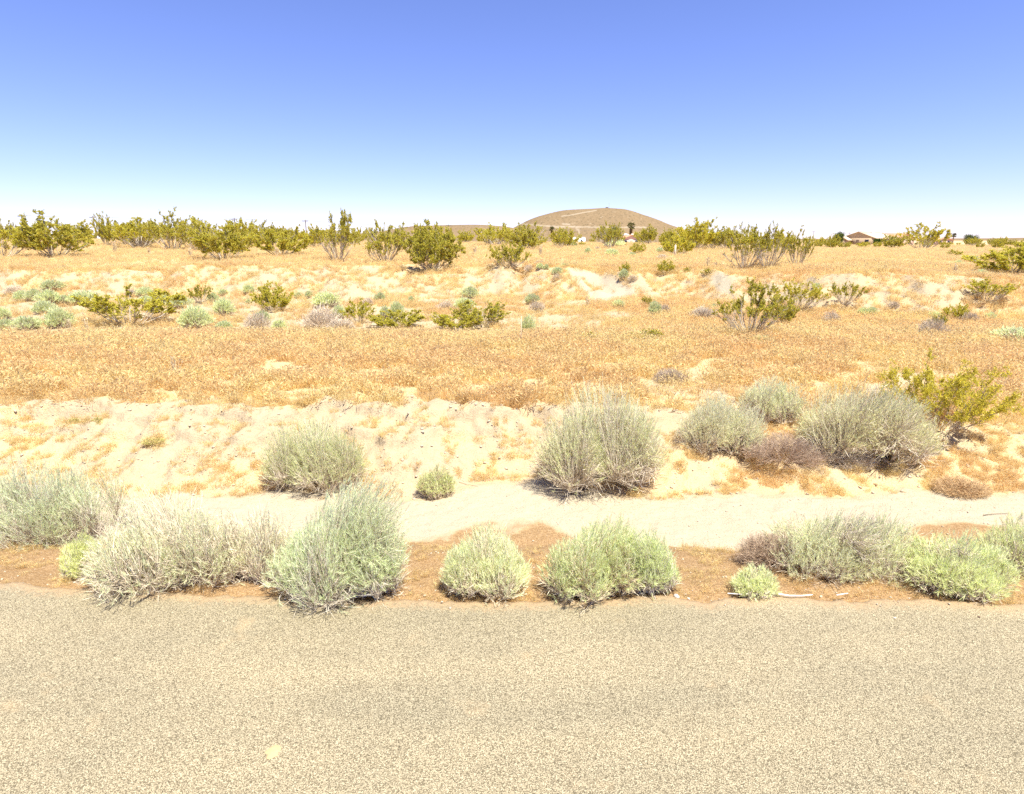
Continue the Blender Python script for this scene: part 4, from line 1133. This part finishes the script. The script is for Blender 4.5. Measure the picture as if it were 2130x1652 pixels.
M['tree_leaf'] = leaf_mat('tree_leaf', (.05, .075, .02), (.15, .19, .07), .3, True)
M['bark'] = plain('bark', (.20, .15, .11), .95, .3, 4)
def tree(u, vT, vB, wpx, y, label, lean=0.0, tint=(1, 1, 1), seed=1):
    rs = np.random.default_rng(seed); t_ = at(u, vT, y); b_ = at(u, vB, y); g = float(hgt(t_[0], y, False)); H = t_[2] - g; r = wpx / 2 / F * y
    e = tag(empty('tree', (t_[0], y, g)), label, 'tree', 'trees near the houses')
    b = MB(); top = np.array((lean * H, 0, H * .8)); tr = [(0, 0, -.2), (lean * H * .2, 0, H * .3), (lean * H * .55, 0, H * .55), tuple(top)]
    b.tube(tr, [.28, .22, .14, .05], 8)
    K = 14; ends = []
    for k in range(K):
        f = rs.uniform(.35, .9); s = np.array((lean * H * f, 0, H * f * .8)); an = rs.random() * 6.283
        en = s + np.array((math.cos(an) * r * rs.uniform(.4, .9) + lean * H * .15, math.sin(an) * r * rs.uniform(.4, .9), H * rs.uniform(.05, .28)))
        b.tube([tuple(s), tuple((s + en) / 2 + rs.normal(0, .1, 3)), tuple(en)], [.09, .06, .02], 5); ends.append(en)
    b.build('trunk', M['bark'], e, True)
    C = np.concatenate([en + rs.normal(0, 1, (230, 3)) * (r * .26, r * .26, H * .085) for en in ends])
    o = link('crown', quads('crown', *slivers(C, rs.normal(0, 1, C.shape), np.full(len(C), .34), np.full(len(C), .10), rs), M['tree_leaf']), e); o.color = tuple(tint) + (1,)
tree(1268, 473, 505, 17, 290, 'green tree leaning right in front of the tall hill', .28, (.9, 1.1, .8), 3)
tree(1746, 484, 512, 16, 235, 'grey-green tree at the left side of the cream-roofed house', 0, (1.1, 1.05, .9), 5)
tree(2021, 489, 510, 22, 300, 'hazy grey-green tree on the horizon at far right', 0, (1.2, 1.1, 1.1), 7)
tree(1826, 498, 512, 12, 230, 'small dark tree at the right end of the cream-roofed house', 0, (.8, .9, .6), 9)

# ------------------------------------------------------------------ houses
M['cream_roof'] = plain('cream_roof_tiles', (.62, .50, .36), .85, .12, 1.2)
M['brown_wall'] = plain('brown_stucco', (.42, .31, .20), .9, .08, .8)
M['cream_wall'] = plain('cream_stucco', (.62, .52, .38), .9, .06, .8)
M['pink_wall'] = plain('pink_stucco', (.60, .40, .32), .9, .06, .8)
M['terracotta'] = plain('terracotta_tiles', (.50, .25, .15), .85, .15, 1.5)
M['trim'] = plain('white_trim', (.75, .70, .62), .7, .05)
M['white'] = plain('white_paint', (.8, .79, .76), .6, .05)
def glass_mat():
    m, t, out = new_mat('window_glass'); p = N(t, 'ShaderNodeBsdfPrincipled', Roughness=.08)
    p.inputs['Base Color'].default_value = (.03, .04, .05, 1); t.links.new(p.outputs[0], out.inputs[0]); return m
M['glass'] = glass_mat()

def house(u, y, rz, Wd, Dp, eave, ridge, wall, roof, label, wing=None, drop=0.0, zoff=0.0):
    """gable house, ridge along its own y; front gable faces -y"""
    x = ray(u, 500)[0] * y; g = float(hgt(x, y, False)) + zoff
    e = tag(empty('house', (x, y, g), rz), label, 'house', 'houses beyond the plain')
    def body(x0, x1, y0, y1, ev, rg, e):
        xm = (x0 + x1) / 2; b = MB(); b.box(x0, x1, y0, y1, -.5, ev)
        for yy in (y0, y1):
            b.tri([(x0, yy, ev), (x1, yy, ev), (xm, yy, rg)], [(0, 1, 2)])
        b.build('wall', wall, e)
        o = .55; sl = (rg - ev) / (xm - x0); th = .18; rf = MB()
        for s, xe in ((-1, x0), (1, x1)):
            xo = xe + s * o; ze = ev - sl * o
            V = [(xo, y0 - o, ze + .02), (xm, y0 - o, rg + .02), (xo, y1 + o, ze + .02), (xm, y1 + o, rg + .02)]
            V = [(p[0], p[1], p[2]) for p in V] + [(p[0], p[1], p[2] + th) for p in V]
            rf.hexa(V)
        return rf.build('roof', roof, e)
    rf = body(-Wd / 2, Wd / 2, 0, Dp, eave, ridge, e)
    MB().box(Wd * .12, Wd * .12 + .9, Dp * .4, Dp * .4 + .7, eave, ridge + .7).build('chimney', M['trim'], rf)
    for xx in (-Wd * .3, Wd * .26):
        wn = MB().box(xx - .8, xx + .8, -.06, .02, 1.0, 2.2).build('window', M['trim'], e)
        MB().box(xx - .68, xx + .68, -.09, -.03, 1.1, 2.1).build('pane', M['glass'], wn)
    for yy in (Dp * .2, Dp * .6):
        for s in (-1, 1):
            wn = MB().box(min(s * (Wd / 2 - .02), s * (Wd / 2 + .06)), max(s * (Wd / 2 - .02), s * (Wd / 2 + .06)), yy - .7, yy + .7, 1.0, 2.2).build('window', M['trim'], e)
            MB().box(min(s * (Wd / 2 + .03), s * (Wd / 2 + .09)), max(s * (Wd / 2 + .03), s * (Wd / 2 + .09)), yy - .58, yy + .58, 1.1, 2.1).build('pane', M['glass'], wn)
    dr = MB().box(-.5, .5, -.07, .02, 0, 2.1).build('door', M['brown_wall'], e)
    MB().box(.32, .4, -.11, -.05, .95, 1.1).build('handle', M['insul'], dr)
    if wing:
        x0, x1, y0, y1, ev, rg = wing; body(x0, x1, y0, y1, ev, rg, e)
    return e
house(1784, 240, R(-55), 13, 15, 2.7, 5.0, M['brown_wall'], M['cream_roof'], 'brown house with a broad pale cream roof on the right horizon', (-6.5, -2.2, -3.4, -.1, 2.1, 3.3), zoff=0)
house(1814, 262, R(-20), 9, 10, 2.6, 4.3, M['cream_wall'], M['cream_roof'], 'smaller cream house adjoining the right of the brown house')
house(1884, 270, R(30), 13, 12, 2.8, 4.9, M['pink_wall'], M['terracotta'], 'pink stucco house with terracotta roof behind the tall open creosote')
house(1966, 320, R(20), 10, 10, 2.4, 3.6, M['pink_wall'], M['terracotta'], 'small low pink house beside the small fan palm')
house(1314, 285, R(8), 9, 9, 2.6, 4.4, M['pink_wall'], M['terracotta'], 'little pink house with a red gable under the thick-crowned palm')

# water tank beside the little pink house
def on_ground(u, y): 
    x = ray(u, 500)[0] * y; return (x, y, float(hgt(x, y, False)))
e = tag(empty('water_tank', on_ground(1301, 300)), 'white water tank on a stand left of the thick-crowned palm', 'water tank')
for sx in (-.8, .8):
    for sy in (-.8, .8): MB().tube([(sx, sy, -.3), (sx, sy, 3.4)], [.1, .1], 6).build('leg', M['insul'], e)
MB().tube([(0, 0, 3.4), (0, 0, 3.45), (0, 0, 5.0), (0, 0, 5.3)], [1.3, 1.45, 1.45, .5], 16).build('tank', M['white'], e, True)

def trailer(u, y, rz, L, label):
    e = tag(empty('trailer', on_ground(u, y), rz), label, 'trailer', 'white trailers at the foot of the hill')
    MB().box(-L / 2, L / 2, -1.2, 1.2, .6, 3.0).build('body', M['white'], e)
    MB().hexa([(sx * (L / 2 + .06) * k, sy * 1.26 * k, z) for z, k in ((3.0, 1), (3.25, .92)) for sy in (-1, 1) for sx in (-1, 1)]).build('roof', M['trim'], e)
    for xx in (-L * .3, L * .05, L * .32):
        wn = MB().box(xx - .5, xx + .5, -1.25, -1.18, 1.5, 2.3).build('window', M['trim'], e); MB().box(xx - .42, xx + .42, -1.28, -1.22, 1.58, 2.22).build('pane', M['glass'], wn)
    for xx in (-.5, .5):
        for yy in (-1.0, 1.0):
            MB().tube([(xx, yy - .12, .35), (xx, yy + .12, .35)], [.36, .36], 14).build('wheel', M['insul'], e)
trailer(1196, 250, R(5), 8, 'long white trailer behind a bright creosote at the hill foot')
trailer(1173, 300, R(-20), 5, 'small white trailer left of the long white one')

# parked car seen as a blue-violet spot left of the brown house
def car(u, y, rz, label):
    e = tag(empty('car', on_ground(u, y), rz), label, 'car')
    paint = plain('blue_violet_paint', (.10, .09, .35), .3, .05, 1, .5)
    b = MB(); b.hexa([(sx * 2.2, sy * .9, .35) for sy in (-1, 1) for sx in (-1, 1)] + [(sx * 2.15, sy * .88, .95) for sy in (-1, 1) for sx in (-1, 1)])
    b.build('body', paint, e)
    cb = MB().hexa([(sx * 1.5, sy * .85, .95) for sy in (-1, 1) for sx in (-1, 1)] + [(sx * 1.05 - .1, sy * .72, 1.55) for sy in (-1, 1) for sx in (-1, 1)]).build('cabin', paint, e)
    for s in (-1, 1):
        MB().hexa([(x0, s * yy, z) for (x0, yy, z) in ((-1.25, .84, 1.0), (1.25, .84, 1.0), (-1.25, .87, 1.0), (1.25, .87, 1.0), (-1.0, .745, 1.48), (.85, .745, 1.48), (-1.0, .775, 1.48), (.85, .775, 1.48))]).build('window', M['glass'], cb)
    for sx in (-1.35, 1.35):
        for sy in (-.82, .82):
            wh = MB().tube([(sx, sy - .1, .33), (sx, sy + .1, .33)], [.33, .33], 16).build('wheel', M['insul'], e)
            MB().tube([(sx, sy - .12, .33), (sx, sy + .12, .33)], [.18, .18], 12).build('rim', M['trim'], wh)
    for sy in (-.6, .6): MB().box(2.12, 2.24, sy - .18, sy + .18, .62, .8).build('headlight', M['white'], e)
car(1733, 235, R(10), 'blue-violet parked car left of the brown house')

# small hut and mast on the hilltop
p = at(1262, 433.5, 1000)
e = tag(empty('hilltop_hut', (p[0], 998, p[2] - 2.5)), 'tiny dark hut on the summit of the tall hill', 'hut')
MB().box(-2, 2, -1.6, 1.6, 0, 3.6).build('wall', M['pole'], e)
MB().hexa([(sx * 2.3 * k, sy * 1.9 * k, z) for z, k in ((3.6, 1), (4.3, .4)) for sy in (-1, 1) for sx in (-1, 1)]).build('roof', M['insul'], e)
e = tag(empty('radio_mast', (p[0] + 3.5, 1000, p[2] - 2.5)), 'thin radio mast beside the hut on the hilltop', 'mast')
MB().tube([(0, 0, 0), (0, 0, 11)], [.16, .06], 6).build('pole', M['insul'], e)
for zz in (6, 8.5, 10.2): MB().box(-.8, .8, -.06, .06, zz, zz + .12).build('antenna', M['insul'], e)
